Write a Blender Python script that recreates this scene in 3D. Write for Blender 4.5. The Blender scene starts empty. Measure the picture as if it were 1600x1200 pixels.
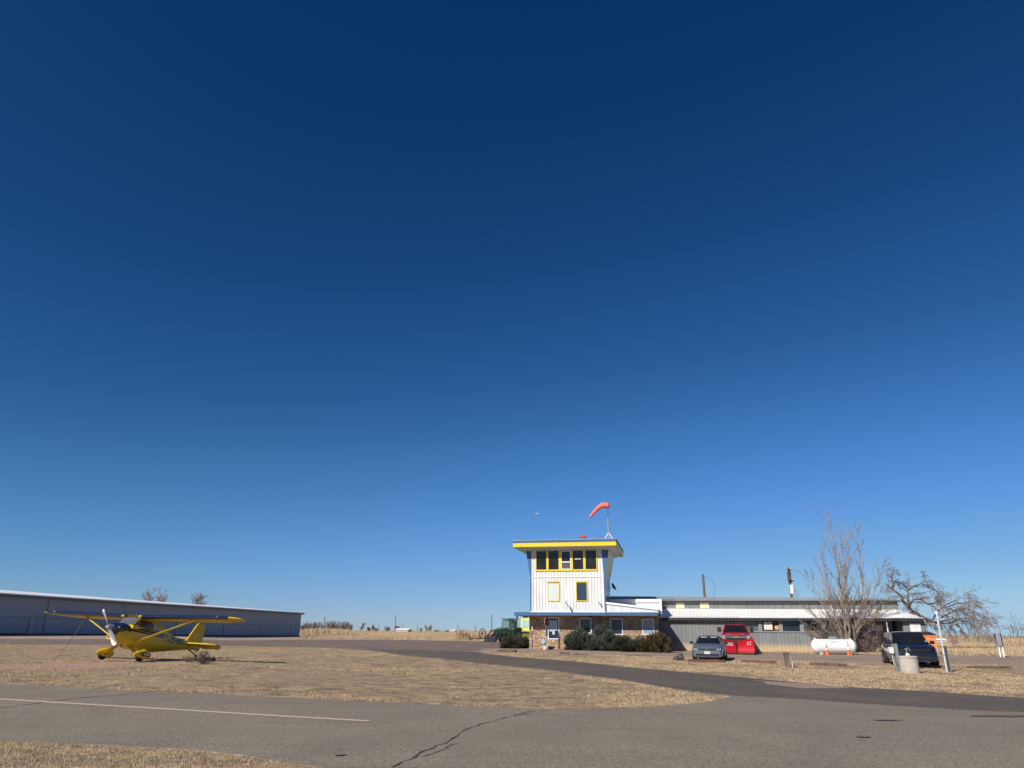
import bpy, bmesh, math, random
import numpy as np
from math import sin, cos, tan, atan, atan2, pi, radians, sqrt
from mathutils import Vector, Matrix
from mathutils.geometry import delaunay_2d_cdt
R = radians
S = bpy.context.scene
COL = S.collection

# ------------------------------------------------------------ camera
FPX = 1109.0; PITCH = atan(386/FPX); ROLL = R(.4); EYE = 1.6
_R0 = np.array([1, 0, 0.]); FW = np.array([0, cos(PITCH), sin(PITCH)]); _U0 = np.array([0, -sin(PITCH), cos(PITCH)])
RT = _R0*cos(ROLL)+_U0*sin(ROLL); UP = -_R0*sin(ROLL)+_U0*cos(ROLL)
cd = bpy.data.cameras.new("camera"); cam = bpy.data.objects.new("camera", cd); COL.objects.link(cam)
m = Matrix.Identity(4)
for i in range(3):
    m[i][0] = RT[i]; m[i][1] = UP[i]; m[i][2] = -FW[i]
m[2][3] = EYE
cam.matrix_world = m
cd.sensor_width = 36; cd.lens = FPX/1600*36; cd.clip_end = 20000; cd.clip_start = .1
S.camera = cam

# ------------------------------------------------------------ sky, sun, exposure
SKYK = .87
SUN_EL = R(36); SUN_AZ = R(41)      # the light travels forward and to the right by SUN_AZ
w = bpy.data.worlds.new("World"); S.world = w; w.use_nodes = True
nt = w.node_tree; bg = nt.nodes['Background']
sky = nt.nodes.new('ShaderNodeTexSky'); sky.sky_type = 'NISHITA'; sky.sun_disc = False
sky.sun_elevation = SUN_EL; sky.sun_rotation = pi+SUN_AZ; sky.altitude = 1500; sky.air_density = 1.0; sky.dust_density = .1; sky.ozone_density = 2.6
sc1 = nt.nodes.new('ShaderNodeVectorMath'); sc1.operation = 'SCALE'; sc1.inputs['Scale'].default_value = .085
sc2 = nt.nodes.new('ShaderNodeVectorMath'); sc2.operation = 'SCALE'; sc2.inputs['Scale'].default_value = 10*SKYK
cvn = nt.nodes.new('ShaderNodeRGBCurve')          # grades the sky deeper and bluer, as a dry high-altitude winter sky is
RAW = [(.052, .093, .181), (.067, .118, .225), (.097, .169, .313), (.123, .211, .381), (.169, .281, .478), (.329, .521, .665), (.521, .699, .735), (.751, .82, .80)]
TGT = [(.0042, .0369, .138), (.0085, .0513, .171), (.0176, .0887, .271), (.029, .119, .340), (.055, .188, .475), (.148, .365, .70), (.254, .468, .735), (.371, .552, .75)]
for ch in range(3):
    cu = cvn.mapping.curves[ch]; pts = [(0, 0)]+[(r[ch], t[ch]) for r, t in zip(RAW, TGT)]+[(1, TGT[-1][ch]*1.05)]
    while len(cu.points) < len(pts): cu.points.new(.5, .5)
    for p, q in zip(cu.points, sorted(pts)): p.location = q; p.handle_type = 'AUTO_CLAMPED'
cvn.mapping.update()
nt.links.new(sky.outputs[0], sc1.inputs[0]); nt.links.new(sc1.outputs[0], cvn.inputs['Color']); nt.links.new(cvn.outputs[0], sc2.inputs[0]); nt.links.new(sc2.outputs[0], bg.inputs[0])
bg.inputs[1].default_value = .1
sd = bpy.data.lights.new("sun", 'SUN'); sd.energy = 4.7; sd.angle = R(.5); sd.color = (1, .94, .85)
so = bpy.data.objects.new("sun", sd); COL.objects.link(so)
LDIR = Vector((sin(SUN_AZ)*cos(SUN_EL), cos(SUN_AZ)*cos(SUN_EL), -sin(SUN_EL)))
so.rotation_euler = LDIR.to_track_quat('-Z', 'Y').to_euler()
S.view_settings.view_transform = 'Standard'; S.view_settings.look = 'None'; S.view_settings.exposure = .2; S.view_settings.gamma = 1

# ------------------------------------------------------------ camera maths for laying things out on the real ground
def proj(P):
    P = np.asarray(P, float)-np.array([0, 0, EYE]); Z = P@FW
    return np.stack([800+FPX*(P@RT)/Z, 600-FPX*(P@UP)/Z], -1)
def ray(px, py): return FW*FPX+RT*(px-800)+UP*(600-py)
def aty(px, py, Y):
    d = ray(px, py); return np.array([0, 0, EYE])+d*(Y/d[1])
_C = [(0,3,0),(-12,12,0),(12,12,0),(-25,20,0.05),(25,20,-.05),(-25,33,.33),(-16.9,32.8,.22),(-16,30,.2),(-35,50,.4),(0,30,.06),(12,40,0),(12.5,43,0),
      (22,42,-.30),(30,41,-.30),(18,35,-.2),(24,34,-.2),(0,57,.4),(7,57,.36),(14,57,.3),(17,60,.28),(24,54,.30),(31,55,.42),(35,56,.42),(27,60,.3),(35,52,.15),(45,60,.2),(-65,96,.6),(-49,175,.05),
      (-80,60,.6),(-5,100,.25),(-20,110,.2),(30,100,.3),(60,130,.3),(-90,150,.5),(0,180,.3)]
_P = np.array(_C, float)
def _key(x, y):
    d = np.sqrt(x*x+y*y)+1e-6; L = 30*np.log(1+d/12); return L*x/d, L*y/d
_kx, _ky = _key(_P[:, 0], _P[:, 1])
def tz(x, y):
    x = np.asarray(x, float); y = np.asarray(y, float); sh = x.shape; x = x.ravel(); y = y.ravel()
    a, b = _key(x, y)
    d2 = (a[:, None]-_kx)**2+(b[:, None]-_ky)**2
    W = np.exp(-d2/60)+1e-5/(1+d2/100)**3
    z = (W*_P[:, 2]).sum(1)/W.sum(1)
    d = np.sqrt(x*x+y*y); az = np.arctan2(x, y)
    far = np.clip((d-130)/400, 0, 1); far = far*far*(3-2*far)
    right = np.clip((az-.30)/.3, 0, 1); right = right*right*(3-2*right)
    zl = .55*far
    z = z*(1-far)+.2*far+zl*(1-right)-right*np.clip(d-140, 0, 900)*.011
    back = np.clip((-y)/30, 0, 1)
    z = z*(1-back)
    return z.reshape(sh)
def tz1(x, y): return float(tz(np.array([x]), np.array([y]))[0])
def gp(px, py):
    d = ray(px, py); d = d/d[1]
    lo, hi = 3.0, 3.0
    t = 3.0
    while t < 3000:
        p = d*t
        if EYE+p[2] < tz1(p[0], p[1]): hi = t; break
        lo = t; t *= 1.04
    else: hi = t
    for _ in range(22):
        mid = (lo+hi)/2; p = d*mid
        if EYE+p[2] < tz1(p[0], p[1]): hi = mid
        else: lo = mid
    return (d[0]*hi, hi)
def gx(px, Y):
    """ground point seen in column px at depth Y"""
    py = 1000.
    for _ in range(8):
        a = aty(px, py, Y); z = tz1(a[0], Y); py = float(proj([a[0], Y, z])[1])
    return Vector((a[0], Y, z))

# ------------------------------------------------------------ mesh helpers
class MB:
    def __init__(s): s.v = []; s.f = []; s.m = []; s.slot = 0
    def add(s, vs, fs):
        n = len(s.v); s.v += [tuple(map(float, q)) for q in vs]; s.f += [tuple(n+i for i in f) for f in fs]; s.m += [s.slot]*len(fs); return s
    def box(s, c, d, rot=None, taper=None):
        hx, hy, hz = d[0]/2, d[1]/2, d[2]/2; vs = []
        for k in (-1, 1):
            t = (taper if (taper and k > 0) else 1)
            for (a, b) in ((-1, -1), (1, -1), (1, 1), (-1, 1)): vs.append(Vector((a*hx*t, b*hy*t, k*hz)))
        if rot is not None:
            M = rot if isinstance(rot, Matrix) else Matrix.Rotation(rot, 3, 'Z'); vs = [M@q for q in vs]
        vs = [q+Vector(c) for q in vs]
        return s.add(vs, [(3, 2, 1, 0), (4, 5, 6, 7), (0, 1, 5, 4), (1, 2, 6, 5), (2, 3, 7, 6), (3, 0, 4, 7)])
    def bb(s, x0, x1, y0, y1, z0, z1): return s.box(((x0+x1)/2, (y0+y1)/2, (z0+z1)/2), (x1-x0, y1-y0, z1-z0))
    def tube(s, pts, rad, n=8, cap=True):
        pts = [Vector(q) for q in pts]
        if not hasattr(rad, '__len__'): rad = [rad]*len(pts)
        rings = []; up = None
        for i, q in enumerate(pts):
            t = (pts[min(i+1, len(pts)-1)]-pts[max(i-1, 0)])
            if t.length < 1e-9: t = Vector((0, 0, 1))
            t.normalize()
            if up is None:
                up = Vector((0, 0, 1)) if abs(t.z) < .9 else Vector((1, 0, 0))
            a = t.cross(up)
            if a.length < 1e-6: a = t.orthogonal()
            a.normalize(); b = a.cross(t); up = b
            rings.append([q+(a*cos(2*pi*k/n)+b*sin(2*pi*k/n))*rad[i] for k in range(n)])
        vs = [q for r in rings for q in r]; fs = []
        for i in range(len(pts)-1):
            for k in range(n):
                fs.append((i*n+k, i*n+(k+1) % n, (i+1)*n+(k+1) % n, (i+1)*n+k))
        if cap: fs.append(tuple(range(n))[::-1]); fs.append(tuple((len(pts)-1)*n+k for k in range(n)))
        return s.add(vs, fs)
    def lathe(s, prof, n=20, axis='z', c=(0, 0, 0), cap=True):
        vs = []; fs = []
        for (r, h) in prof:
            for k in range(n):
                a = 2*pi*k/n; p = (r*cos(a), r*sin(a), h)
                if axis == 'x': p = (h, p[0], p[1])
                if axis == 'y': p = (p[0], h, p[1])
                vs.append((p[0]+c[0], p[1]+c[1], p[2]+c[2]))
        for i in range(len(prof)-1):
            for k in range(n): fs.append((i*n+k, i*n+(k+1) % n, (i+1)*n+(k+1) % n, (i+1)*n+k))
        if cap: fs.append(tuple(range(n))[::-1]); fs.append(tuple((len(prof)-1)*n+k for k in range(n)))
        return s.add(vs, fs)
    def loft(s, rings, cap=True):
        n = len(rings[0]); vs = [q for r in rings for q in r]; fs = []
        for i in range(len(rings)-1):
            for k in range(n): fs.append((i*n+k, i*n+(k+1) % n, (i+1)*n+(k+1) % n, (i+1)*n+k))
        if cap: fs.append(tuple(range(n))[::-1]); fs.append(tuple((len(rings)-1)*n+k for k in range(n)))
        return s.add(vs, fs)
    def ell(s, c, r, nu=14, nv=9, f=None):
        rings = []
        for i in range(nv+1):
            t = pi*i/nv; t = min(max(t, .02), pi-.02)
            ring = []
            for k in range(nu):
                a = 2*pi*k/nu; p = Vector((sin(t)*cos(a), sin(t)*sin(a), cos(t)))
                q = 1 if f is None else f(p)
                ring.append((c[0]+r[0]*p.x*q, c[1]+r[1]*p.y*q, c[2]+r[2]*p.z*q))
            rings.append(ring)
        return s.loft(rings)
    def poly(s, pts, off):
        """extrude a 3-D polygon by the vector off"""
        n = len(pts); a = [Vector(p) for p in pts]; b = [p+Vector(off) for p in a]
        return s.add(a+b, [tuple(range(n))[::-1], tuple(range(n, 2*n))]+[(k, (k+1) % n, n+(k+1) % n, n+k) for k in range(n)])
    def panel(s, q, u0=0, u1=1, v0=0, v1=1, off=.01, th=.012):
        """a thin plate lying on the quad q (4 points, ccw from outside), covering u0..u1, v0..v1"""
        q = [Vector(p) for p in q]
        def B(u, v): return (q[0]*(1-u)+q[1]*u)*(1-v)+(q[3]*(1-u)+q[2]*u)*v
        n = (q[1]-q[0]).cross(q[3]-q[0]).normalized()
        p = [B(u0, v0), B(u1, v0), B(u1, v1), B(u0, v1)]
        return s.poly([x+n*(off-th) for x in p], n*th)
    def frame(s, q, wd=.04, off=.02, th=.03):
        q = [Vector(p) for p in q]; lu = (q[1]-q[0]).length; lv = (q[3]-q[0]).length; a = wd/lu; b = wd/lv
        s.panel(q, 0, 1, 0, b, off, th); s.panel(q, 0, 1, 1-b, 1, off, th)
        s.panel(q, 0, a, b, 1-b, off, th); s.panel(q, 1-a, 1, b, 1-b, off, th); return s
    def build(s, name, mat, parent=None, smooth=False, loc=None, fixn=True):
        me = bpy.data.meshes.new(name); me.from_pydata(s.v, [], s.f)
        mats = mat if isinstance(mat, (list, tuple)) else [mat]
        for q in mats: me.materials.append(q)
        if len(mats) > 1: me.polygons.foreach_set('material_index', s.m)
        if fixn:
            bm = bmesh.new(); bm.from_mesh(me); bmesh.ops.recalc_face_normals(bm, faces=bm.faces); bm.to_mesh(me); bm.free()
        if smooth:
            for p in me.polygons: p.use_smooth = True
            try: me.set_sharp_from_angle(angle=R(smooth if smooth is not True else 40))
            except Exception: pass
        me.update()
        o = bpy.data.objects.new(name, me); COL.objects.link(o)
        if parent is not None: o.parent = parent
        if loc is not None: o.location = loc
        return o
def empty(name, loc, rz=0, label=None, cat=None, group=None, rot=None):
    o = bpy.data.objects.new(name, None); COL.objects.link(o); o.location = loc; o.empty_display_size = .2
    o.rotation_euler = rot if rot else (0, 0, rz)
    if label: tag(o, label, cat, group)
    return o
def tag(o, label=None, cat=None, group=None, kind=None):
    if label: o['label'] = label
    if cat: o['category'] = cat
    if group: o['group'] = group
    if kind: o['kind'] = kind
    return o
def copy_tree(o, parent=None):
    c = o.copy(); COL.objects.link(c)
    if parent is not None: c.parent = parent
    for ch in [x for x in COL.objects if x.parent == o]: copy_tree(ch, c)
    return c
def text_mesh(txt, size, bold=0.0):
    cu = bpy.data.curves.new('txt', 'FONT'); cu.body = txt; cu.size = size; cu.offset = bold; cu.resolution_u = 3
    o = bpy.data.objects.new('txt', cu); COL.objects.link(o)
    bpy.context.view_layer.update()
    me = bpy.data.meshes.new_from_object(o.evaluated_get(bpy.context.evaluated_depsgraph_get()))
    vs = [tuple(v.co) for v in me.vertices]; fs = [tuple(p.vertices) for p in me.polygons]
    bpy.data.objects.remove(o); bpy.data.curves.remove(cu); bpy.data.meshes.remove(me)
    xs = [v[0] for v in vs]; ys = [v[1] for v in vs]
    return vs, fs, min(xs), max(xs), min(ys), max(ys)
def put_text(mb, txt, w, h, fn, bold=0.0):
    """text scaled to w x h; fn(x,y)->3-D point"""
    vs, fs, x0, x1, y0, y1 = text_mesh(txt, 1, bold)
    mb.add([fn((v[0]-x0)/(x1-x0)*w, (v[1]-y0)/(y1-y0)*h) for v in vs], fs)

# ------------------------------------------------------------ materials
def mat(name, col, rough=.6, metal=0, var=.12, scale=3., bump=0, bscale=30., coat=0, col2=None, spec=.5, thr=(.35, .65), stretch=None, detail=6):
    M = bpy.data.materials.new(name); M.use_nodes = True; t = M.node_tree; b = t.nodes['Principled BSDF']
    b.inputs['Roughness'].default_value = rough; b.inputs['Metallic'].default_value = metal
    b.inputs['Specular IOR Level'].default_value = spec
    if coat: b.inputs['Coat Weight'].default_value = coat; b.inputs['Coat Roughness'].default_value = .06
    tc = t.nodes.new('ShaderNodeTexCoord'); mp = t.nodes.new('ShaderNodeMapping')
    if stretch: mp.inputs['Scale'].default_value = stretch
    t.links.new(tc.outputs['Object'], mp.inputs[0])
    n = t.nodes.new('ShaderNodeTexNoise'); n.inputs['Scale'].default_value = scale; n.inputs['Detail'].default_value = detail; n.inputs['Roughness'].default_value = .65
    t.links.new(mp.outputs[0], n.inputs[0])
    r = t.nodes.new('ShaderNodeValToRGB'); r.color_ramp.elements[0].position = thr[0]; r.color_ramp.elements[1].position = thr[1]
    c = np.array(col); 
    r.color_ramp.elements[0].color = (*np.clip(c*(1-var), 0, 1), 1); r.color_ramp.elements[1].color = (*(np.array(col2) if col2 else np.clip(c*(1+var), 0, 1)), 1)
    t.links.new(n.outputs[0], r.inputs[0]); t.links.new(r.outputs[0], b.inputs['Base Color'])
    if bump:
        n2 = t.nodes.new('ShaderNodeTexNoise'); n2.inputs['Scale'].default_value = bscale; n2.inputs['Detail'].default_value = 4
        t.links.new(mp.outputs[0], n2.inputs[0])
        bp = t.nodes.new('ShaderNodeBump'); bp.inputs['Strength'].default_value = bump; bp.inputs['Distance'].default_value = .02
        t.links.new(n2.outputs[0], bp.inputs['Height']); t.links.new(bp.outputs[0], b.inputs['Normal'])
    return M
class NT:
    """small node-graph writer"""
    def __init__(s, M): M.use_nodes = True; s.t = M.node_tree; s.b = s.t.nodes['Principled BSDF']; s.co = s.t.nodes.new('ShaderNodeTexCoord').outputs['Object']
    def noise(s, scale, detail=5, rough=.6, vec=None, dist=0):
        n = s.t.nodes.new('ShaderNodeTexNoise'); n.inputs['Scale'].default_value = scale; n.inputs['Detail'].default_value = detail; n.inputs['Roughness'].default_value = rough; n.inputs['Distortion'].default_value = dist
        s.t.links.new(vec or s.co, n.inputs[0]); return n.outputs[0]
    def map(s, sc):
        n = s.t.nodes.new('ShaderNodeMapping'); n.inputs['Scale'].default_value = sc; s.t.links.new(s.co, n.inputs[0]); return n.outputs[0]
    def ramp(s, x, stops):
        n = s.t.nodes.new('ShaderNodeValToRGB'); e = n.color_ramp.elements
        while len(e) < len(stops): e.new(.5)
        for i, (p, c) in enumerate(stops): e[i].position = p; e[i].color = (*c, 1) if hasattr(c, '__len__') else (c, c, c, 1)
        s.t.links.new(x, n.inputs[0]); return n.outputs[0]
    def mix(s, f, a, b, mode='MIX'):
        n = s.t.nodes.new('ShaderNodeMix'); n.data_type = 'RGBA'; n.blend_type = mode
        for i, q in ((0, f), (6, a), (7, b)):
            if hasattr(q, 'links') or hasattr(q, 'is_linked'): s.t.links.new(q, n.inputs[i])
            elif i == 0: n.inputs[0].default_value = q
            else: n.inputs[i].default_value = (*q, 1)
        return n.outputs[2]
    def bump(s, h, st=.5, dist=.02):
        n = s.t.nodes.new('ShaderNodeBump'); n.inputs['Strength'].default_value = st; n.inputs['Distance'].default_value = dist
        s.t.links.new(h, n.inputs['Height']); s.t.links.new(n.outputs[0], s.b.inputs['Normal'])
    def color(s, c): s.t.links.new(c, s.b.inputs['Base Color'])

def ground_mat():
    M = bpy.data.materials.new('dry_ground'); g = NT(M); g.b.inputs['Roughness'].default_value = .95; g.b.inputs['Specular IOR Level'].default_value = .1
    fine = g.noise(14, 6, .75); mid = g.noise(1.3, 5, .65); big = g.noise(.12, 4, .6, dist=1.5); st = g.noise(1.5, 6, .75, g.map((.75, 1.15, 1)))
    straw = g.ramp(fine, [(.36, (.12, .082, .05)), (.47, (.39, .285, .16)), (.62, (.68, .52, .31))])
    dirt = g.ramp(fine, [(.38, (.25, .17, .115)), (.62, (.45, .32, .215))])
    dark = g.ramp(fine, [(.38, (.12, .085, .058)), (.62, (.34, .25, .17))])
    c = g.mix(g.ramp(st, [(.45, 0), (.54, 1)]), straw, dark)
    c = g.mix(g.ramp(big, [(.48, 0), (.62, .75)]), c, dirt)
    c = g.mix(g.ramp(g.noise(3.2, 6, .8), [(.51, 0), (.57, .75)]), c, (.12, .085, .052))
    c = g.mix(g.ramp(mid, [(.40, .0), (.62, .35)]), c, (.50, .37, .24))
    ln = g.t.nodes.new('ShaderNodeVectorMath'); ln.operation = 'LENGTH'; g.t.links.new(g.co, ln.inputs[0])
    mr = g.t.nodes.new('ShaderNodeMapRange'); mr.inputs[1].default_value = 62; mr.inputs[2].default_value = 100; g.t.links.new(ln.outputs['Value'], mr.inputs[0])
    fld = g.ramp(g.noise(.25, 6, .7, g.map((.25, 1, 1))), [(.35, (.30, .21, .115)), (.5, (.47, .34, .19)), (.65, (.58, .44, .26))])
    c = g.mix(mr.outputs[0], c, fld)
    g.color(c); g.bump(g.noise(9, 6, .75), .8, .06); return M
def pave_mat(name, c0, c1, stain=.0, grit=60, patch=(0, 0)):
    M = bpy.data.materials.new(name); g = NT(M); g.b.inputs['Roughness'].default_value = .88; g.b.inputs['Specular IOR Level'].default_value = .25
    f = g.noise(grit, 3, .8); big = g.noise(.35, 5, .6, dist=.8); st = g.noise(.9, 5, .6, g.map((.25, 1.8, 1)))
    c = g.ramp(f, [(.38, tuple(np.array(c0)*.60)), (.48, c0), (.56, tuple(np.array(c0)*1.25)), (.64, tuple(np.array(c0)*2.2))])
    d = g.ramp(f, [(.38, tuple(np.array(c1)*.65)), (.5, c1), (.62, tuple(np.array(c1)*1.6))])
    c = g.mix(g.ramp(big, [(.40, 0), (.64, 1)]), c, d)
    if stain: c = g.mix(g.ramp(st, [(.55, 0), (.72, stain)]), c, tuple(np.array(c1)*.55))
    g.color(c); g.bump(g.noise(grit*1.3, 3, .8), .35, .01); return M
def stone_mat():
    M = bpy.data.materials.new('flagstone'); g = NT(M); g.b.inputs['Roughness'].default_value = .85
    def vor(feature, sc):
        n = g.t.nodes.new('ShaderNodeTexVoronoi'); n.feature = feature; n.inputs['Scale'].default_value = sc
        ad = g.t.nodes.new('ShaderNodeVectorMath'); ad.operation = 'ADD'; sc2 = g.t.nodes.new('ShaderNodeVectorMath'); sc2.operation = 'SCALE'; sc2.inputs['Scale'].default_value = .22
        nn = g.t.nodes.new('ShaderNodeTexNoise'); nn.inputs['Scale'].default_value = 2.5; g.t.links.new(g.co, nn.inputs[0])
        g.t.links.new(nn.outputs[1], sc2.inputs[0]); g.t.links.new(g.map((1, 1, 1.5)), ad.inputs[0]); g.t.links.new(sc2.outputs[0], ad.inputs[1]); g.t.links.new(ad.outputs[0], n.inputs['Vector']); return n
    v = vor('F1', 3.9); e = vor('DISTANCE_TO_EDGE', 3.9)
    sep = g.t.nodes.new('ShaderNodeSeparateColor'); g.t.links.new(v.outputs['Color'], sep.inputs[0])
    c = g.ramp(sep.outputs[0], [(0, (.28, .15, .09)), (.35, (.52, .37, .24)), (.6, (.37, .22, .135)), (.8, (.62, .50, .35)), (1, (.43, .29, .19))])
    c = g.mix(g.ramp(g.noise(9, 6, .7), [(.35, 0), (.7, .5)]), c, (.30, .17, .10))
    c = g.mix(g.ramp(e.outputs['Distance'], [(0, 1), (.05, 0)]), c, (.24, .17, .12))
    g.color(c); g.bump(g.ramp(e.outputs['Distance'], [(0, 0), (.16, 1)]), .8, .04); return M
def wall_mat(name, base, low, z0, z1, rough=.55, metal=0, var=.12):
    """painted sheet with a dirt splash along its foot between heights z0..z1"""
    M = bpy.data.materials.new(name); g = NT(M); g.b.inputs['Roughness'].default_value = rough; g.b.inputs['Metallic'].default_value = metal
    c = g.ramp(g.noise(1.2, 6, .7, g.map((2.5, 2.5, .35))), [(.3, tuple(np.array(base)*(1-var))), (.7, tuple(np.clip(np.array(base)*(1+var), 0, 1)))])
    sp = g.t.nodes.new('ShaderNodeSeparateXYZ'); g.t.links.new(g.co, sp.inputs[0])
    ad = g.t.nodes.new('ShaderNodeMath'); ad.operation = 'MULTIPLY_ADD'; g.t.links.new(g.noise(2.5, 4), ad.inputs[0]); ad.inputs[1].default_value = .25; g.t.links.new(sp.outputs[2], ad.inputs[2])
    mr = g.t.nodes.new('ShaderNodeMapRange'); mr.inputs[1].default_value = z0; mr.inputs[2].default_value = z1; mr.inputs[3].default_value = 1; mr.inputs[4].default_value = 0; g.t.links.new(ad.outputs[0], mr.inputs[0])
    g.color(g.mix(mr.outputs[0], c, low)); return M

K = dict(
 white=mat('white_paint', (.70, .69, .665), .5, var=.10, scale=1.1, stretch=(2.5, 2.5, .35)),
 trim=mat('white_trim', (.80, .79, .77), .45, var=.04),
 blue=mat('blue_trim', (.045, .12, .25), .5, var=.12),
 yellow=mat('yellow_trim', (.80, .58, .03), .45, var=.06),
 soffit=mat('soffit_paint', (.62, .60, .56), .6, var=.06),
 glass=mat('dark_glass', (.012, .013, .016), .06, var=.3, scale=1, spec=.6),
 glassb=mat('blue_glass', (.02, .035, .06), .1, var=.2, scale=1),
 shade=mat('pale_blind', (.62, .68, .62), .35, var=.05, scale=.8),
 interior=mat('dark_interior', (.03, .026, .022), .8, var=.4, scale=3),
 steel=mat('galvanised_steel', (.42, .43, .44), .45, .6, var=.12),
 dsteel=mat('dark_steel', (.05, .05, .055), .5, .4, var=.2),
 chrome=mat('chrome', (.75, .75, .77), .15, 1, var=.05),
 rubber=mat('tyre_rubber', (.018, .018, .018), .8, var=.2, scale=20),
 black=mat('black_plastic', (.012, .012, .013), .5, var=.2),
 roofw=mat('white_roof_sheet', (.84, .82, .78), .5, var=.05, scale=1.2),
 roofg=mat('grey_roof_sheet', (.33, .335, .335), .65, 0, var=.12, scale=.8),
 gwall=mat('grey_siding', (.19, .20, .195), .55, 0, var=.22, scale=1.4, stretch=(2.5, 2.5, .4)),
 cream=mat('cream_siding', (.72, .64, .42), .55, var=.06),
 wood=mat('weathered_wood', (.16, .115, .085), .85, var=.35, scale=6, stretch=(1, 1, .3), bump=.4),
 timber=mat('old_timber', (.115, .075, .055), .9, var=.4, scale=7, bump=.5, bscale=15),
 bark=mat('grey_bark', (.25, .195, .15), .9, var=.35, scale=8),
 twig=mat('bare_twigs', (.30, .235, .18), .9, var=.3, scale=3),
 bark2=mat('old_bark', (.15, .115, .095), .9, var=.35, scale=8),
 twig2=mat('reddish_twigs', (.24, .18, .15), .9, var=.3, scale=3),
 farwood=mat('distant_twigs', (.25, .215, .20), .95, var=.2, scale=.5),
 concrete=mat('concrete', (.44, .40, .34), .85, var=.15, scale=4, bump=.3),
 rock=mat('dark_rock', (.10, .085, .07), .9, var=.4, scale=9, bump=.8),
 orange=mat('cone_orange', (.78, .13, .03), .5, var=.08),
 tank=mat('tank_white', (.82, .82, .80), .35, var=.03, scale=1, coat=.3),
)
# ------------------------------------------------------------ ground
GM = ground_mat()
def grid_ground():
    rs = [0.0]
    r = 2.
    while r < 9000: rs.append(r); r = r*1.035+.15 if r < 200 else r*1.09
    na = 300; rs = np.array(rs)
    ang = np.concatenate([np.linspace(-.80, .80, 220), np.linspace(.80, 2*pi-.80, 50)[1:-1]])
    Rr, A = np.meshgrid(rs[1:], ang, indexing='ij')
    X = Rr*np.sin(A); Y = Rr*np.cos(A); Z = tz(X, Y)
    n = len(ang); vs = [(0, 0, 0.0)]+list(zip(X.ravel(), Y.ravel(), Z.ravel())); fs = []
    for k in range(n): fs.append((0, 1+(k+1) % n, 1+k))
    for i in range(len(rs)-2):
        for k in range(n):
            a = 1+i*n+k; b = 1+i*n+(k+1) % n; fs.append((a, b, b+n, a+n))
    mb = MB(); mb.v = [tuple(map(float, v)) for v in vs]; mb.f = fs; mb.m = [0]*len(fs)
    return tag(mb.build('ground', GM, smooth=True), kind='structure')
GROUND = grid_ground()
for p in GROUND.data.polygons: p.use_smooth = True

def sheet(name, px, mat_, lift, step=1.5, wob=.12, world=None, seed=1):
    """a pavement sheet following the terrain; outline given as picture columns/rows of its real ground edge"""
    P = world if world else [gp(a, b) for a, b in px]
    rng = random.Random(seed); out = []
    for i in range(len(P)):
        a = Vector(P[i]); b = Vector(P[(i+1) % len(P)]); L = (b-a).length; d = max(a.length, 8)
        n = max(1, int(L/max(.25, d*.012))); n = min(n, 400)
        nr = Vector((-(b-a).y, (b-a).x)).normalized() if L > 0 else Vector((0, 0))
        for k in range(n):
            q = a.lerp(b, k/n); s_ = wob*(sin(q.x*.9+seed)+sin(q.y*1.1+q.x*.6)+sin(q.x*2.3-q.y*1.7)*.6+rng.uniform(-.5, .5))*.4
            out.append(q+nr*s_)
    xs = [q.x for q in out]; ys = [q.y for q in out]
    pts = [Vector((q.x, q.y)) for q in out]; nb = len(pts)
    # interior points on a polar grid that is finer close by
    import bisect
    poly = np.array([(q.x, q.y) for q in out])
    cand = []
    r = 4.
    while r < 700:
        st = max(.8, r*.03)
        for az in np.arange(-1.45, 1.45, st/r): cand.append((r*sin(az), r*cos(az)))
        r += st
    cand = np.array(cand); cand = cand[(cand[:, 0] > min(xs)) & (cand[:, 0] < max(xs)) & (cand[:, 1] > min(ys)) & (cand[:, 1] < max(ys))]
    ins = np.zeros(len(cand), bool)
    for i in range(nb):
        x1, y1 = poly[i]; x2, y2 = poly[(i+1) % nb]
        c = ((y1 > cand[:, 1]) != (y2 > cand[:, 1]))
        with np.errstate(divide='ignore', invalid='ignore'):
            xx = (x2-x1)*(cand[:, 1]-y1)/(y2-y1)+x1
        ins ^= c & (cand[:, 0] < xx)
    pts += [Vector(map(float, c)) for c in cand[ins]]
    vo, eo, fo, *_ = delaunay_2d_cdt(pts, [(i, (i+1) % nb) for i in range(nb)], [], 1, 1e-4)
    A = np.array([(v.x, v.y) for v in vo]); Z = tz(A[:, 0], A[:, 1])+lift
    mb = MB(); mb.add([(a[0], a[1], z) for a, z in zip(A, Z)], [tuple(f) for f in fo])
    o = mb.build(name, mat_, fixn=False)
    bm = bmesh.new(); bm.from_mesh(o.data)
    for f in bm.faces:
        if f.normal.z < 0: f.normal_flip()
    bm.to_mesh(o.data); bm.free()
    bm = bmesh.new(); bm.from_mesh(o.data); be = [e for e in bm.edges if e.is_boundary]; r_ = bmesh.ops.extrude_edge_only(bm, edges=be)
    for v in r_['geom']:
        if isinstance(v, bmesh.types.BMVert): v.co.z -= lift+.05
    bm.to_mesh(o.data); bm.free()
    return tag(o, kind='structure')
TAXI = pave_mat('taxiway_asphalt', (.212, .178, .136), (.190, .158, .122), .30, 38)
DARK = pave_mat('dark_asphalt', (.095, .080, .066), (.125, .104, .084), .25, 30)
APR = pave_mat('worn_apron', (.20, .148, .115), (.145, .108, .088), .4, 18)
GRAV = pave_mat('gravel_lot', (.30, .225, .168), (.24, .18, .14), .35, 18)
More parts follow.
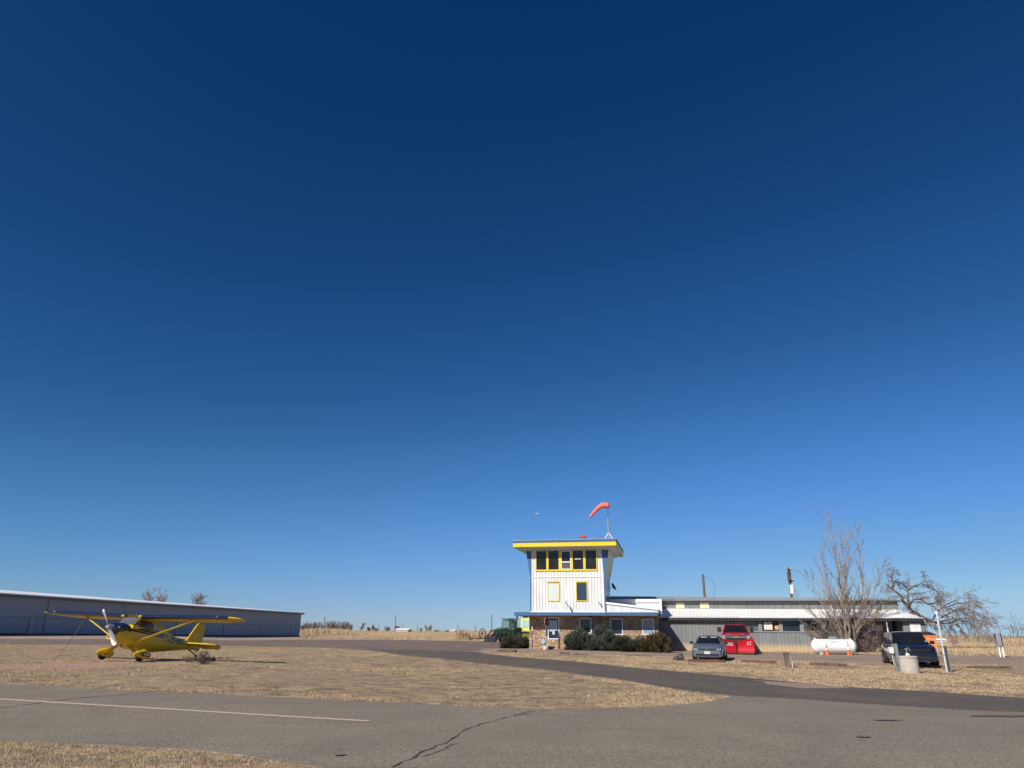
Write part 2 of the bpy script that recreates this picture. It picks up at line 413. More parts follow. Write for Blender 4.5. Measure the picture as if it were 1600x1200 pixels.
sheet('taxiway', [(-420, 1052), (0, 1069), (120, 1075), (250, 1082), (450, 1090), (600, 1098), (800, 1107), (900, 1110), (1000, 1106), (1095, 1099), (1150, 1088), (1260, 1088),
      (1375, 1096), (1500, 1104), (1640, 1108), (2000, 1130), (2300, 1500), (1000, 2600), (620, 1230), (500, 1199), (400, 1185), (290, 1172), (150, 1165), (0, 1157), (-420, 1128)], TAXI, .012, wob=.10, seed=3)
sheet('dark_road', [(567, 1014.5), (640, 1016), (745, 1019.5), (800, 1027), (900, 1034.5), (1000, 1045), (1100, 1054), (1200, 1063), (1300, 1073), (1450, 1081), (1600, 1092), (1800, 1108), (1800, 1135),
      (1600, 1114), (1500, 1110), (1375, 1102), (1250, 1093), (1150, 1088.5), (1100, 1083), (1050, 1076), (950, 1059), (850, 1046), (800, 1042), (682, 1028.5), (627, 1024)], DARK, .024, wob=.14, seed=5)
sheet('apron', [(-420, 1000), (0, 998.5), (200, 999), (460, 999.5), (620, 1000), (700, 1001), (785, 1003), (830, 1004), (845, 1009), (790, 1012), (760, 1016), (745, 1020.5), (640, 1018), (567, 1016.5), (517, 1012), (380, 1009.5), (200, 1008), (0, 1007), (-420, 1014)], APR, .010, wob=.3, seed=7)
sheet('gravel_lot', [(745, 1018), (765, 1014), (835, 1010.5), (900, 1013.5), (1050, 1014.5), (1180, 1016.5), (1250, 1020), (1380, 1022), (1480, 1024), (1600, 1026), (1900, 1032), (1900, 1046), (1600, 1037), (1470, 1037), (1380, 1038), (1250, 1032), (1120, 1028.5), (1000, 1024.5), (880, 1021), (800, 1019.5)], GRAV, .014, wob=.35, seed=9)
sheet('dirt_strip', [(-420, 990), (0, 992), (460, 994.2), (560, 996), (620, 999.7), (460, 999.3), (200, 998.8), (0, 998.3), (-420, 999)], pave_mat('pale_dirt', (.36, .27, .20), (.28, .21, .16), .2, 12), .006, wob=.3, seed=11)
sheet('bare_dirt', [(0, 1040), (60, 1036), (150, 1034.5), (230, 1034), (290, 1031), (300, 1035), (250, 1040), (180, 1044), (60, 1047), (0, 1046)], pave_mat('bare_dirt_soil', (.37, .24, .165), (.33, .22, .15), .2, 16), .007, wob=.6, seed=13)
sheet('verge_edge_patch', [(1180, 1064), (1270, 1070), (1330, 1076), (1260, 1077), (1200, 1070)], GRAV, .030, wob=.2, seed=15)
def ribbon(name, px, wd, mat_, lift, rng=None, rag=.0):
    P = [Vector(gp(a, b)) for a, b in px]; Q = []
    for i in range(len(P)-1):
        n = max(2, int((P[i+1]-P[i]).length/.15))
        for k in range(n): Q.append(P[i].lerp(P[i+1], k/n))
    Q.append(P[-1])
    if rag:
        Q = [q+Vector((rng.uniform(-rag, rag), rng.uniform(-rag, rag))) for q in Q]
    vs = []; fs = []
    for i, q in enumerate(Q):
        t = (Q[min(i+1, len(Q)-1)]-Q[max(i-1, 0)]).normalized(); n = Vector((-t.y, t.x)); w_ = wd*(1 if not rag else rng.uniform(.25, 1.25))
        for s_ in (-1, 1):
            c = q+n*s_*w_/2; vs.append((c.x, c.y, tz1(c.x, c.y)+lift))
    for i in range(len(Q)-1): fs.append((2*i, 2*i+2, 2*i+3, 2*i+1))
    return tag(MB().add(vs, fs).build(name, mat_, fixn=False), kind='structure')
ribbon('centre_line', [(-420, 1069.5), (0, 1093.5), (300, 1111.5), (576, 1128)], .15, mat('faded_line_paint', (.52, .41, .33), .8, var=.22, scale=9, thr=(.3, .7)), .018)
rg = random.Random(4); CRK = mat('crack_shadowed_gap', (.035, .03, .026), .95, var=.3, scale=8)
ribbon('pavement_crack', [(615, 1200), (640, 1188), (668, 1173), (700, 1160), (716, 1149), (721, 1143), (752, 1133), (795, 1121), (835, 1112)], .038, CRK, .017, rg, .035)
ribbon('pavement_crack', [(655, 1186), (685, 1176), (712, 1163)], .018, CRK, .017, rg, .03)
ribbon('pavement_crack', [(0, 1107.5), (70, 1098), (98, 1094), (180, 1087), (245, 1081)], .05, CRK, .017, rg, .03)
ribbon('pavement_crack', [(860, 1110), (820, 1118), (800, 1121)], .02, CRK, .017, rg, .03)
TAR = mat('tar_stain', (.14, .118, .097), .9, var=.25, scale=10)
for (x, y, a, b) in ((530, 1182, 10, 1.5), (1350, 1153, 11, 1.6), (1385, 1127, 22, .8), (1570, 1120, 45, 1.6)):
    pts = [(x+a*cos(t)*(1+.35*sin(3*t+x)), y+b*sin(t)*(1+.3*cos(5*t+x))) for t in np.linspace(0, 2*pi, 15)[:-1]]
    P = [gp(*q) for q in pts]; mb = MB(); mb.add([(q[0], q[1], tz1(*q)+.027) for q in P], [tuple(range(len(P)))]); tag(mb.build('tar_stain', TAR), kind='structure')

# ------------------------------------------------------------ dry grass (nobody could count it)
GR = bpy.data.materials.new('dry_grass_blades'); g = NT(GR); g.b.inputs['Roughness'].default_value = .8; g.b.inputs['Specular IOR Level'].default_value = .15
g.color(g.mix(g.ramp(g.noise(5, 3), [(.4, 0), (.6, 1)]), g.ramp(g.noise(40, 1), [(.3, (.26, .18, .11)), (.7, (.52, .39, .25))]), g.ramp(g.noise(40, 1), [(.3, (.42, .31, .19)), (.7, (.72, .57, .37))])))
PXP = {}
def inside(pt, poly):
    x, y = pt[:, 0], pt[:, 1]; r = np.zeros(len(pt), bool)
    for i in range(len(poly)):
        x1, y1 = poly[i]; x2, y2 = poly[(i+1) % len(poly)]
        c = (y1 > y) != (y2 > y)
        with np.errstate(divide='ignore', invalid='ignore'): r ^= c & (x < (x2-x1)*(y-y1)/(y2-y1)+x1)
    return r
def grass(name, px, dens, h, wd, blades, seed, lean=.6, clump=0.0, hr=(.5, 1.3)):
    rs = np.random.RandomState(seed); P = np.array([gp(*q) for q in px])
    lo = P.min(0); hi = P.max(0); n = int((hi-lo).prod()*dens)
    n = min(n, 900000)
    c = rs.uniform(lo, hi, (n, 2)); c = c[inside(c, P)]
    if clump:
        def vn(sc, sd):
            G = np.random.RandomState(sd).uniform(-1, 1, (64, 64)); u = c/sc; i = np.floor(u).astype(int); f_ = u-i; f_ = f_*f_*(3-2*f_); i0 = i % 64; i1 = (i+1) % 64
            return (G[i0[:, 0], i0[:, 1]]*(1-f_[:, 0])+G[i1[:, 0], i0[:, 1]]*f_[:, 0])*(1-f_[:, 1])+(G[i0[:, 0], i1[:, 1]]*(1-f_[:, 0])+G[i1[:, 0], i1[:, 1]]*f_[:, 0])*f_[:, 1]
        f = vn(4.3, 1)+.8*vn(1.1, 2)+.7*vn(.35, 3)+rs.normal(0, .25, len(c)); c = c[f > clump]
    n = len(c); base = np.repeat(c, blades, 0)+rs.normal(0, .025+wd*2, (n*blades, 2)); N = len(base)
    z = tz(base[:, 0], base[:, 1]); a = rs.uniform(0, 2*pi, N); hh = h*rs.uniform(hr[0], hr[1], N); ln = rs.uniform(.2, 1, N)*lean*hh
    ww = wd*rs.uniform(.6, 1.3, N); b = a+rs.uniform(.6, 2.4, N)
    v = np.zeros((N, 3, 3))
    v[:, 0] = np.stack([base[:, 0]-np.cos(b)*ww, base[:, 1]-np.sin(b)*ww, z-.01], 1)
    v[:, 1] = np.stack([base[:, 0]+np.cos(b)*ww, base[:, 1]+np.sin(b)*ww, z-.01], 1)
    v[:, 2] = np.stack([base[:, 0]+np.cos(a)*ln, base[:, 1]+np.sin(a)*ln, z+hh], 1)
    me = bpy.data.meshes.new(name); me.vertices.add(N*3); me.vertices.foreach_set('co', v.ravel())
    me.loops.add(N*3); me.loops.foreach_set('vertex_index', np.arange(N*3)); me.polygons.add(N); me.polygons.foreach_set('loop_start', np.arange(N)*3); me.polygons.foreach_set('loop_total', np.full(N, 3))
    me.update(); me.validate(); me.materials.append(GR); o = bpy.data.objects.new(name, me); COL.objects.link(o); print(name, N)
    return tag(o, kind='stuff')
def gtag(o, l): return tag(o, l, 'grass')
gtag(grass('dry_grass', [(-10, 1158), (150, 1166), (290, 1173), (400, 1186), (470, 1193), (520, 1203), (420, 1216), (-10, 1216)], 300, .034, .0035, 6, 1, clump=-.35), 'straw coloured dry turf along the near left edge of the taxiway')
ISL = [(0, 1008), (200, 1009), (380, 1010.5), (517, 1013), (567, 1017), (627, 1025), (682, 1029.5), (800, 1043), (850, 1047), (950, 1060), (1050, 1077), (1145, 1089), (1095, 1098.5), (1000, 1105.5), (900, 1109.5), (800, 1106.5), (600, 1097.5), (450, 1089.5), (250, 1081.5), (0, 1068.5)]
gtag(grass('dry_grass', ISL, 85, .048, .007, 4, 2, clump=.15), 'dry turf of the island between the taxiway and the apron')
gtag(grass('dry_grass', [(0, 1060), (250, 1073), (600, 1090), (800, 1099), (900, 1101), (1000, 1097), (1100, 1087), (1145, 1089), (1095, 1099.3), (1000, 1106), (900, 1110.3), (800, 1107.3), (600, 1098.3), (450, 1090.8), (250, 1082.6), (0, 1069.6)], 75, .038, .0055, 6, 3, clump=-.2), 'thicker straw grass fringe where the island meets the taxiway')
gtag(grass('dry_grass', [(0, 1068), (250, 1081), (450, 1089), (600, 1097), (800, 1106), (900, 1109), (1000, 1105), (1095, 1098), (1150, 1088), (1160, 1089.5), (1100, 1102), (1002, 1109), (900, 1114), (800, 1111), (600, 1102), (450, 1093.5), (250, 1085.5), (0, 1072)], 110, .03, .006, 4, 31, clump=1.0), 'loose straw tufts creeping over the far edge of the taxiway')
gtag(grass('dry_grass', [(0, 1160), (150, 1168), (290, 1175), (400, 1188), (500, 1202), (520, 1200), (420, 1181), (290, 1168), (150, 1161), (0, 1153)], 220, .025, .004, 4, 32, clump=.9), 'loose straw tufts creeping over the near edge of the taxiway')
STR = [(745, 1021), (800, 1020), (880, 1021.5), (1000, 1025), (1120, 1029), (1250, 1033), (1380, 1039), (1470, 1038), (1600, 1038), (1640, 1090), (1600, 1091.5), (1450, 1080.5), (1300, 1072.5), (1200, 1062.5), (1100, 1053.5), (1000, 1044.5), (900, 1034), (800, 1026.5)]
gtag(grass('dry_grass', STR, 80, .048, .009, 4, 5, clump=.15), 'dry turf strip between the dark road and the gravel lot')
gtag(grass('dry_grass', [(470, 997), (560, 998), (620, 999), (700, 1000), (785, 1002), (810, 1000), (780, 990), (600, 988), (480, 992)], 3, .28, .035, 4, 6), 'long dry grass field beyond the apron')
gtag(grass('dry_grass', [(1185, 1018), (1250, 1021), (1380, 1023), (1450, 1022), (1450, 1016), (1200, 1014.5)], 40, .12, .014, 4, 7), 'dry grass at the foot of the long grey shed')
gtag(grass('dry_grass', [(1450, 1024), (1640, 1026), (1640, 1008), (1450, 1006)], 12, .16, .03, 4, 8, clump=-.4), 'dry grass field right of the long grey shed')

# ------------------------------------------------------------ bare trees
def rot_to(d, ang, az):
    d = d.normalized(); a = d.orthogonal().normalized(); a.rotate(Matrix.Rotation(az, 3, d)); return (d*cos(ang)+a*sin(ang)).normalized()
def grow(mbT, mbC, rng, p, d, L, r, lvl, maxl, up, nch, ang, thick=.03, rmin=.006, ratio=.55, wig=.12):
    segs = 6 if lvl == 0 else (5 if lvl == 1 else 3); pts = [p.copy()]; rr = [r]; q = p.copy(); dd = d.copy()
    for i in range(segs):
        dd = (dd+Vector((rng.gauss(0, wig), rng.gauss(0, wig), rng.gauss(0, wig)+up/segs))).normalized(); q = q+dd*L/segs; pts.append(q.copy()); rr.append(max(rmin, r*(1-(i+1)/segs*.8)))
    (mbT if r > thick else mbC).tube(pts, rr, 5 if r > thick else 3, cap=False)
    if lvl >= maxl: return
    spawn(mbT, mbC, rng, pts, rr, L, lvl, maxl, up, nch, ang, thick, rmin, ratio, wig)
def spawn(mbT, mbC, rng, pts, rr, L, lvl, maxl, up, nch, ang, thick, rmin, ratio, wig, t0=.2):
    n = nch[min(lvl, len(nch)-1)]; segs = len(pts)-1
    for k in range(n):
        t = t0+(1-t0)*(k+rng.random()*.8)/n; i = min(int(t*segs), segs-1); f = t*segs-i; b = pts[i].lerp(pts[i+1], f); pd = (pts[i+1]-pts[i]).normalized(); br = rr[i]*(1-f)+rr[i+1]*f
        cd_ = rot_to(pd, R(rng.uniform(*ang)), rng.uniform(0, 2*pi)); LL = L*ratio*rng.uniform(.6, 1.15)*(1.1-.6*t)
        grow(mbT, mbC, rng, b, cd_, LL, max(rmin, min(br*.6, LL*.02)), lvl+1, maxl, up, nch, ang, thick, rmin, ratio, wig)
def px3(px, py, Y): return Vector(aty(px, py, Y))
def tree(name, label, base, stems, maxl, up, nch, ang, rmin, ratio, wig, seed, mats, cat='tree', group=None, t0=.2, thick=.03):
    """stems: list of (list of world points, base radius)"""
    rng = random.Random(seed); T = MB(); C_ = MB()
    for pts, r in stems:
        P = [Vector(q)-Vector(base) for q in pts]; n = len(P); F = []; RR = []
        for i in range(n-1):
            for k in range(3):
                F.append(P[i].lerp(P[i+1], k/3)+(Vector((rng.gauss(0, r*.35), rng.gauss(0, r*.35), 0)) if i+k else Vector()))
        F.append(P[-1]); L = sum((F[i+1]-F[i]).length for i in range(len(F)-1))
        RR = [max(rmin, r*(1-.85*i/(len(F)-1))) for i in range(len(F))]
        T.tube(F, RR, 7); spawn(T, C_, rng, F, RR, L, 0, maxl, up, nch, ang, thick, rmin, ratio, wig, t0)
    o = empty(name, base, 0, label, cat, group); T.build('trunk', mats[0], o, smooth=True); C_.build('crown', mats[1], o, fixn=False)
    return o
TY = 55.5
b0 = gx(1326, TY)
def S_(l, r, dy=0): return ([b0+Vector((random.Random(l[0][0]).uniform(-.2, .2), dy*.1, -.05))]+[px3(a, b, TY+dy*min(1, (1010-b)/100)) for a, b in l], r)
stems = [S_([(1322, 985), (1316, 940), (1309, 895), (1304, 855), (1296, 815)], .10), S_([(1326, 985), (1323, 950), (1320, 915), (1318, 875), (1316, 845)], .09, -.5),
         S_([(1336, 985), (1346, 955), (1348, 925), (1345, 885), (1343, 860)], .09, .6), S_([(1314, 985), (1303, 955), (1295, 925), (1288, 890), (1284, 860)], .08, -.8),
         S_([(1312, 990), (1296, 965), (1284, 940), (1272, 915), (1262, 900)], .06, .6), S_([(1338, 990), (1353, 960), (1362, 935), (1372, 905), (1378, 885)], .06, -.5),
         S_([(1341, 992), (1362, 970), (1378, 945), (1392, 925)], .05, .5), S_([(1308, 992), (1288, 975), (1272, 960), (1258, 950)], .045, -.8),
         S_([(1322, 985), (1314, 940), (1322, 890), (1330, 850), (1331, 838)], .07, 1.2), S_([(1336, 993), (1350, 975), (1366, 962), (1388, 952)], .04, -1.2), S_([(1318, 985), (1308, 960), (1298, 930), (1276, 880)], .05, 1.5)]
tree('bare_tree', 'tall bare many stemmed tree rising behind the white propane tank', b0, [(p_, r_*(1 if r_ > .085 else .6)) for p_, r_ in stems], 3, .32, [24, 10, 5], (14, 38), .0062, .30, .08, 11, (K['bark'], K['twig']), t0=.16, thick=.022)
bs = gx(1358, 55.8)
sh = [([bs+Vector((rng_.uniform(-.25, .25), 0, -.05)), bs+Vector((rng_.uniform(-1, 1), rng_.uniform(-.4, .4), rng_.uniform(.9, 1.8)))], .03) for rng_ in [random.Random(i) for i in range(11)]]
tree('bare_shrub', 'low dark bare shrub between the propane tank and the black sport utility car', bs, sh, 2, .1, [9, 5], (25, 70), .008, .55, .15, 5, (K['bark2'], K['twig2']), 'shrub', t0=.15)
bs = gx(1300, 56.4)
sh = [([bs+Vector((rng_.uniform(-.6, .6), 0, -.05)), bs+Vector((rng_.uniform(-1.9, 1.4), rng_.uniform(-.3, .3), rng_.uniform(1.3, 2.6)))], .03) for rng_ in [random.Random(i+40) for i in range(13)]]
tree('bare_shrub', 'tangled bare undergrowth around the foot of the tall bare tree', bs, sh, 2, .15, [9, 5], (20, 60), .008, .5, .13, 6, (K['bark'], K['twig']), 'shrub', t0=.15)
OY = 72.
ob = gx(1437, OY)
def O_(l, r, dy=0): return ([px3(a, b, OY+dy*i/len(l)) for i, (a, b) in enumerate(l)], r)
ol = [([ob+Vector((0, 0, -.1))]+[px3(a, b, OY) for a, b in ((1434, 985), (1426, 962), (1419, 948))], .34),
      O_([(1421, 950), (1412, 938), (1404, 929), (1395, 920), (1388, 915), (1382, 910)], .17), O_([(1395, 920), (1399, 908), (1406, 910), (1414, 912)], .07, 1), O_([(1395, 920), (1394, 905), (1396, 893), (1392, 884)], .05, -1),
      O_([(1419, 948), (1420, 935), (1418, 923), (1428, 916), (1440, 912), (1446, 907)], .13, 2), O_([(1446, 907), (1444, 900), (1441, 893)], .04), O_([(1420, 946), (1428, 937), (1440, 935), (1447, 933)], .12, -2),
      O_([(1438, 936), (1450, 944), (1462, 942), (1470, 946), (1480, 952)], .10, -3), O_([(1421, 950), (1432, 958), (1444, 966), (1456, 972), (1470, 975), (1483, 973), (1494, 976)], .17, 1.5),
      O_([(1494, 976), (1504, 984), (1509, 997)], .08, 1), O_([(1483, 973), (1500, 968), (1514, 972), (1528, 985), (1538, 997)], .09, 3), O_([(1470, 975), (1481, 984), (1488, 996), (1490, 1003)], .06, -1),
      O_([(1456, 972), (1466, 955), (1478, 945), (1492, 938), (1502, 934)], .09, 2.5), O_([(1470, 965), (1490, 955), (1510, 950), (1528, 958), (1542, 968)], .08, 4), O_([(1466, 972), (1495, 966), (1520, 966), (1540, 980), (1550, 992)], .07, -3),
      O_([(1475, 950), (1498, 942), (1518, 942), (1534, 952)], .06, 5), O_([(1440, 912), (1455, 918), (1466, 926), (1470, 936)], .05, 3)]
tree('bare_tree', 'old gnarled bare tree drooping to the right behind the grey shed', ob, ol, 3, -.55, [12, 8, 5], (20, 60), .0095, .50, .13, 21, (K['bark2'], K['twig2']), t0=.15, thick=.035)
rb = gx(1588, 88)
rl = [([rb+Vector((0, 0, -.1)), px3(1590, 985, 88), px3(1586, 975, 88), px3(1578, 962, 88)], .05)]+[([rb+Vector((d*.4, 0, -.1)), px3(1588+d*8, 985, 88), px3(1588+d*15, 977+abs(d)*3, 88)], .04) for d in (-1.2, -.6, .5, 1, 1.7)]
tree('bare_shrub', 'small bare shrub in the tall grass at the far right', rb, rl, 2, .1, [8, 4], (25, 60), .015, .4, .15, 8, (K['bark2'], K['twig2']), 'shrub')

def far_tree(px, top, Y, wpx, seed, label, name='bare_tree', group=None, lean=0, dense=1, gy=None):
    b = gx(px, Y); sc = FPX/(Y*.944); 
    py0 = float(proj(b)[1]); H = (py0-top)/sc; Wd = wpx/sc; rng = random.Random(seed); st = []
    for k in range(max(3, int(6*dense))):
        a = rng.uniform(0, 2*pi); rr = Wd*.42*rng.random()**.5; tp = b+Vector((rr*cos(a)+lean*H, rr*sin(a), H*rng.uniform(.7, .95)))
        st.append(([b+Vector((rng.uniform(-.1, .1)*Wd*.3, 0, -.3)), b.lerp(tp, .45)+Vector((rr*.12*cos(a), 0, 0)), tp], H*.018))
    return tree(name, label, b, st, 2, .15, [11, 7], (25, 65), max(.012, Y*.00017), .42, .13, seed, (K['farwood'], K['farwood']), group=group, thick=.2)
GT = 'bare trees beyond the hangar'
for (px, top, Y, wd, lab) in ((222, 922, 230, 15, 'bushy bare tree over the hangar roof, left of the pair'), (243, 920, 235, 14, 'bare tree over the hangar roof, right of the pair'), (303, 927, 240, 12, 'thin bare tree over the middle of the hangar roof')):
    far_tree(px, top, Y, wd, px, lab, group=GT, dense=1.8)
rr_ = random.Random(5)
ORD = ['half hidden bare tree, first', 'second bare tree', 'third bare tree', 'wide bare tree left of the pole, fourth', 'shorter bare tree at the pole, fifth', 'sixth bare tree', 'seventh bare tree', 'eighth bare tree', 'widest tallest bare tree, ninth', 'tenth bare tree', 'narrow bare tree, eleventh', 'small separate bare tree ending the row, twelfth']
FT = [(471, 974, 12), (480, 972, 12), (487, 972, 13), (495, 972, 14), (503, 975, 10), (514, 972, 12), (519, 971, 11), (525, 974, 11), (531, 971, 14), (536, 973, 12), (541, 972, 10), (547, 976, 9)]
for i, (px, top, wd) in enumerate(FT):
    far_tree(px, top, 480+rr_.uniform(-25, 25), wd+3, 100+i, ORD[i]+' of the distant row right of the hangar', group='distant row of bare trees right of the hangar', dense=1.3)
far_tree(562, 973, 470, 5, 130, 'lone slanting bare tree on the horizon right of the distant row', lean=.45, dense=.8)
for i, (px, top, wd, lab) in enumerate(((576, 979, 10, 'faint low bare tree on the horizon, first after the slanting tree'), (583, 976, 8, 'small dark bare tree on the horizon between two faint bushes'), (588, 981, 8, 'faint low bush on the horizon left of the tallest distant pole'), (605, 979, 14, 'wide low bare tree on the horizon just left of the tallest distant pole'), (620, 977, 10, 'bare tree on the horizon behind the tallest distant pole'), (657, 981, 6, 'very small bare tree on the horizon left of the round one'), (669, 977, 13, 'round bare tree alone on the horizon left of the tractor'), (682, 984, 10, 'low bush on the horizon right of the round bare tree'), (699, 985, 12, 'low flat bush on the horizon near the small white roof'))):
    far_tree(px, top, 560, wd, 140+i, lab, dense=1)

# tall dry grass clumps
def clump(name, label, px, Y, wpx, hm, n, seed, dep=1.5, cat='grass clump', kind=None):
    b = gx(px, Y); rs = np.random.RandomState(seed); W = wpx/(FPX/(Y*.944))/2; mb = MB(); vs = []; fs = []
    for i in range(n):
        x = rs.uniform(-1, 1); y = rs.uniform(-1, 1)*dep; h = hm*rs.uniform(.45, 1)*(1-.45*x*x); x *= W; a = rs.uniform(0, 2*pi); l = h*rs.uniform(0, .35); wd = .012+Y*.00012
        z = tz1(b.x+x, b.y+y)-b.z-.05; k = len(vs); vs += [(x-wd, y, z), (x+wd, y, z), (x+l*cos(a)+wd*.5, y+l*sin(a), z+h*.8), (x+l*cos(a)*1.4, y+l*sin(a)*1.4, z+h)]; fs += [(k, k+1, k+2, k+3)]
    o = mb.add(vs, fs).build(name, GR, loc=b, fixn=False)
    return tag(o, label, cat, kind=kind)
clump('tall_grass', 'wide bank of tall dry grass right of the hangar end', 510, 195, 92, 2.2, 5200, 1, 9, 'grass', 'stuff')
clump('tall_grass', 'low bank of dry grass in the field beyond the apron', 600, 215, 150, 1.0, 4200, 2, 7, 'grass', 'stuff')
clump('grass_clump', 'tall pale grass clump left of the red implement', 723, 112, 22, 1.9, 700, 3, 1)
clump('grass_clump', 'smaller dry grass clump right behind the red implement', 742, 116, 16, 1.3, 350, 4, 1)
clump('grass_clump', 'dry grass mound on the field right of the leaning white pole', 1490, 95, 14, .9, 260, 5, 1)
clump('tall_grass', 'band of tall dry grass under the drooping old tree', 1510, 92, 80, .55, 1800, 6, 3, 'grass', 'stuff')
clump('tall_grass', 'tall dry grass at the foot of the small shrub at far right', 1590, 86, 60, 1.15, 1500, 7, 1.5, 'grass', 'stuff')

# evergreen bushes
def bush(label, px, Y, wpx, hpx, seed, cols, spike=.25, n=9000, size=.07, hole=0):
    b = gx(px, Y); sc = FPX/(Y*.944); W = wpx/sc/2; H = hpx/sc; rs = np.random.RandomState(seed)
    K1 = 46; th = rs.uniform(0, 2*pi, K1); ph = np.arccos(rs.uniform(-.15, 1, K1)); rad = rs.uniform(.55, .92, K1)
    cen = np.stack([np.sin(ph)*np.cos(th)*rad*W, np.sin(ph)*np.sin(th)*rad*W*.8, np.cos(ph)*rad*H*.85+H*.08], 1)
    idx = rs.randint(0, K1, n); dirs = rs.normal(0, 1, (n, 3)); dirs /= np.linalg.norm(dirs, axis=1)[:, None]
    cr = rs.uniform(.14, .30, K1)*min(W, H); p = cen[idx]+dirs*cr[idx][:, None]*rs.uniform(.5, 1.15, n)[:, None]
    p[:, 2] = np.abs(p[:, 2])
    out = cen[idx]/np.linalg.norm(cen[idx], axis=1)[:, None]*.6+dirs*.5+np.array([0, 0, .45])*spike*3; out /= np.linalg.norm(out, axis=1)[:, None]
    side = np.cross(out, rs.normal(0, 1, (n, 3))); side /= np.linalg.norm(side, axis=1)[:, None]; L = size*rs.uniform(.6, 1.8, n)[:, None]
    v = np.zeros((n, 3, 3)); v[:, 0] = p-side*L*.22; v[:, 1] = p+side*L*.22; v[:, 2] = p+out*L*1.6
    me = bpy.data.meshes.new('foliage'); me.vertices.add(n*3); me.vertices.foreach_set('co', v.ravel()); me.loops.add(n*3); me.loops.foreach_set('vertex_index', np.arange(n*3)); me.polygons.add(n)
    me.polygons.foreach_set('loop_start', np.arange(n)*3); me.polygons.foreach_set('loop_total', np.full(n, 3)); me.update(); me.materials.append(cols)
    o = empty('evergreen_bush', b, 0, label, 'bush'); f = bpy.data.objects.new('foliage', me); COL.objects.link(f); f.parent = o
    T = MB(); rng = random.Random(seed)
    for k in range(9): c = Vector(cen[k*4]); T.tube([(rng.uniform(-.08, .08), rng.uniform(-.08, .08), -.05), tuple(c*.5+Vector((0, 0, H*.05))), tuple(c)], [.045, .03, .012], 5)
    T.build('branches', K['bark2'], o); MB().ell((0, 0, H*.33), (W*.50, W*.42, H*.34), 12, 8, lambda q: 1+.15*sin(q.x*7+seed)*cos(q.y*9)).build('inner_foliage', cols, o)
    return o
SP = mat('spruce_needles', (.04, .048, .035), .8, var=.35, scale=6, col2=(.10, .115, .088)); JU = mat('juniper_needles', (.028, .036, .016), .8, var=.35, scale=5, col2=(.075, .080, .035)); JB = mat('bronzed_needles', (.04, .038, .016), .8, var=.35, scale=3, col2=(.15, .10, .04))
bush('grey green spiky bush, leftmost of the row under the tower windows', 903, 54.6, 46, 35, 1, SP, .45, 14000)
bush('taller grey green spiky bush, second in the row before the stone wall', 942, 54.4, 52, 41, 2, SP, .5, 15000)
bush('dark green low bush in the middle of the row before the stone wall', 984, 53.9, 56, 28, 3, JU, .3, 14000)
bush('bronze tipped dark bush at the right end of the row', 1023, 53.6, 52, 32, 4, JB, .35, 14000)
bush('round olive bush in front of the green tractor', 800, 56.5, 34, 20, 5, JU, .25, 10000)
bush('small olive bush between the round one and the stone wall corner', 820, 57.5, 16, 19, 6, JU, .25, 5000)
wb = gx(318, 31.6)
sh = [([wb+Vector((q.uniform(-.1, .1), 0, -.03)), wb+Vector((q.uniform(-.5, .5), q.uniform(-.4, .4), q.uniform(.1, .5)))], .012) for q in [random.Random(i+70) for i in range(16)]]
tree('dry_weed', 'dark tangled dry weed beside the yellow airplane tail wheel', wb, sh, 2, 0, [8, 4], (25, 80), .005, .6, .2, 9, (K['bark2'], K['bark2']), 'weed')
wb = gx(296, 33.2)
sh = [([wb+Vector((q.uniform(-.1, .1), 0, -.03)), wb+Vector((q.uniform(-.3, .3), q.uniform(-.3, .3), q.uniform(.1, .35)))], .010) for q in [random.Random(i+90) for i in range(10)]]
tree('dry_weed', 'small dry weed in front of the tail wheel under the fuselage', wb, sh, 2, 0, [7, 3], (25, 80), .005, .6, .2, 19, (K['bark2'], K['bark2']), 'weed')
# ------------------------------------------------------------ airport building frame (front faces the camera, turned 10 degrees)
PHI = R(12); E_ = np.array([cos(PHI), -sin(PHI), 0]); N_ = np.array([sin(PHI), cos(PHI), 0])
_a = aty(827, 1010, 57.); OB = np.array([_a[0], 57., 0.])
def UZ(px, py, v):
    """where the picture's ray meets the building plane at depth v: returns (u, z)"""
    d = ray(px, py); o = np.array([0, 0, EYE])-OB; t = (v-o@N_)/(d@N_); p = o+d*t; return float(p@E_), float(p[2])
def U(px, v, py=985): return UZ(px, py, v)[0]
def Zz(px, py, v): return UZ(px, py, v)[1]
def bld(name, label, cat='building'): return empty(name, OB, -PHI, label, cat)
def ribbed(mb, u0, u1, zb, zt, v, per=.3, h=.03, rw=.22, vt=None):
    """corrugated sheet from (u0..u1), bottom zb(u) at depth v to top zt(u) at depth vt; ribs stand toward the camera"""
    fb = zb if callable(zb) else (lambda u: zb); ft = zt if callable(zt) else (lambda u: zt); vt = v if vt is None else vt
    us = [(u0, 0)]; k = u0+per*.5
    while k < u1-per*.4:
        a = per*rw/2; us += [(k-a*1.3, 0), (k-a*.6, h), (k+a*.6, h), (k+a*1.3, 0)]; k += per
    us.append((u1, 0)); vs = []; fs = []
    tilt = 1 if vt == v else 0
    for (u, hh) in us:
        dz = 0 if tilt else hh
        vs += [(u, v-(hh if tilt else 0), fb(u)+dz), (u, vt-(hh if tilt else 0), ft(u)+dz)]
    for i in range(len(us)-1): fs.append((2*i, 2*i+2, 2*i+3, 2*i+1))
    return mb.add(vs, fs)
def rect(u0, u1, z0, z1, v): return [(u0, v, z0), (u1, v, z0), (u1, v, z1), (u0, v, z1)]
STONE = stone_mat()
SH = 4.5                                  # how far the grey shed's front lies behind the stone front
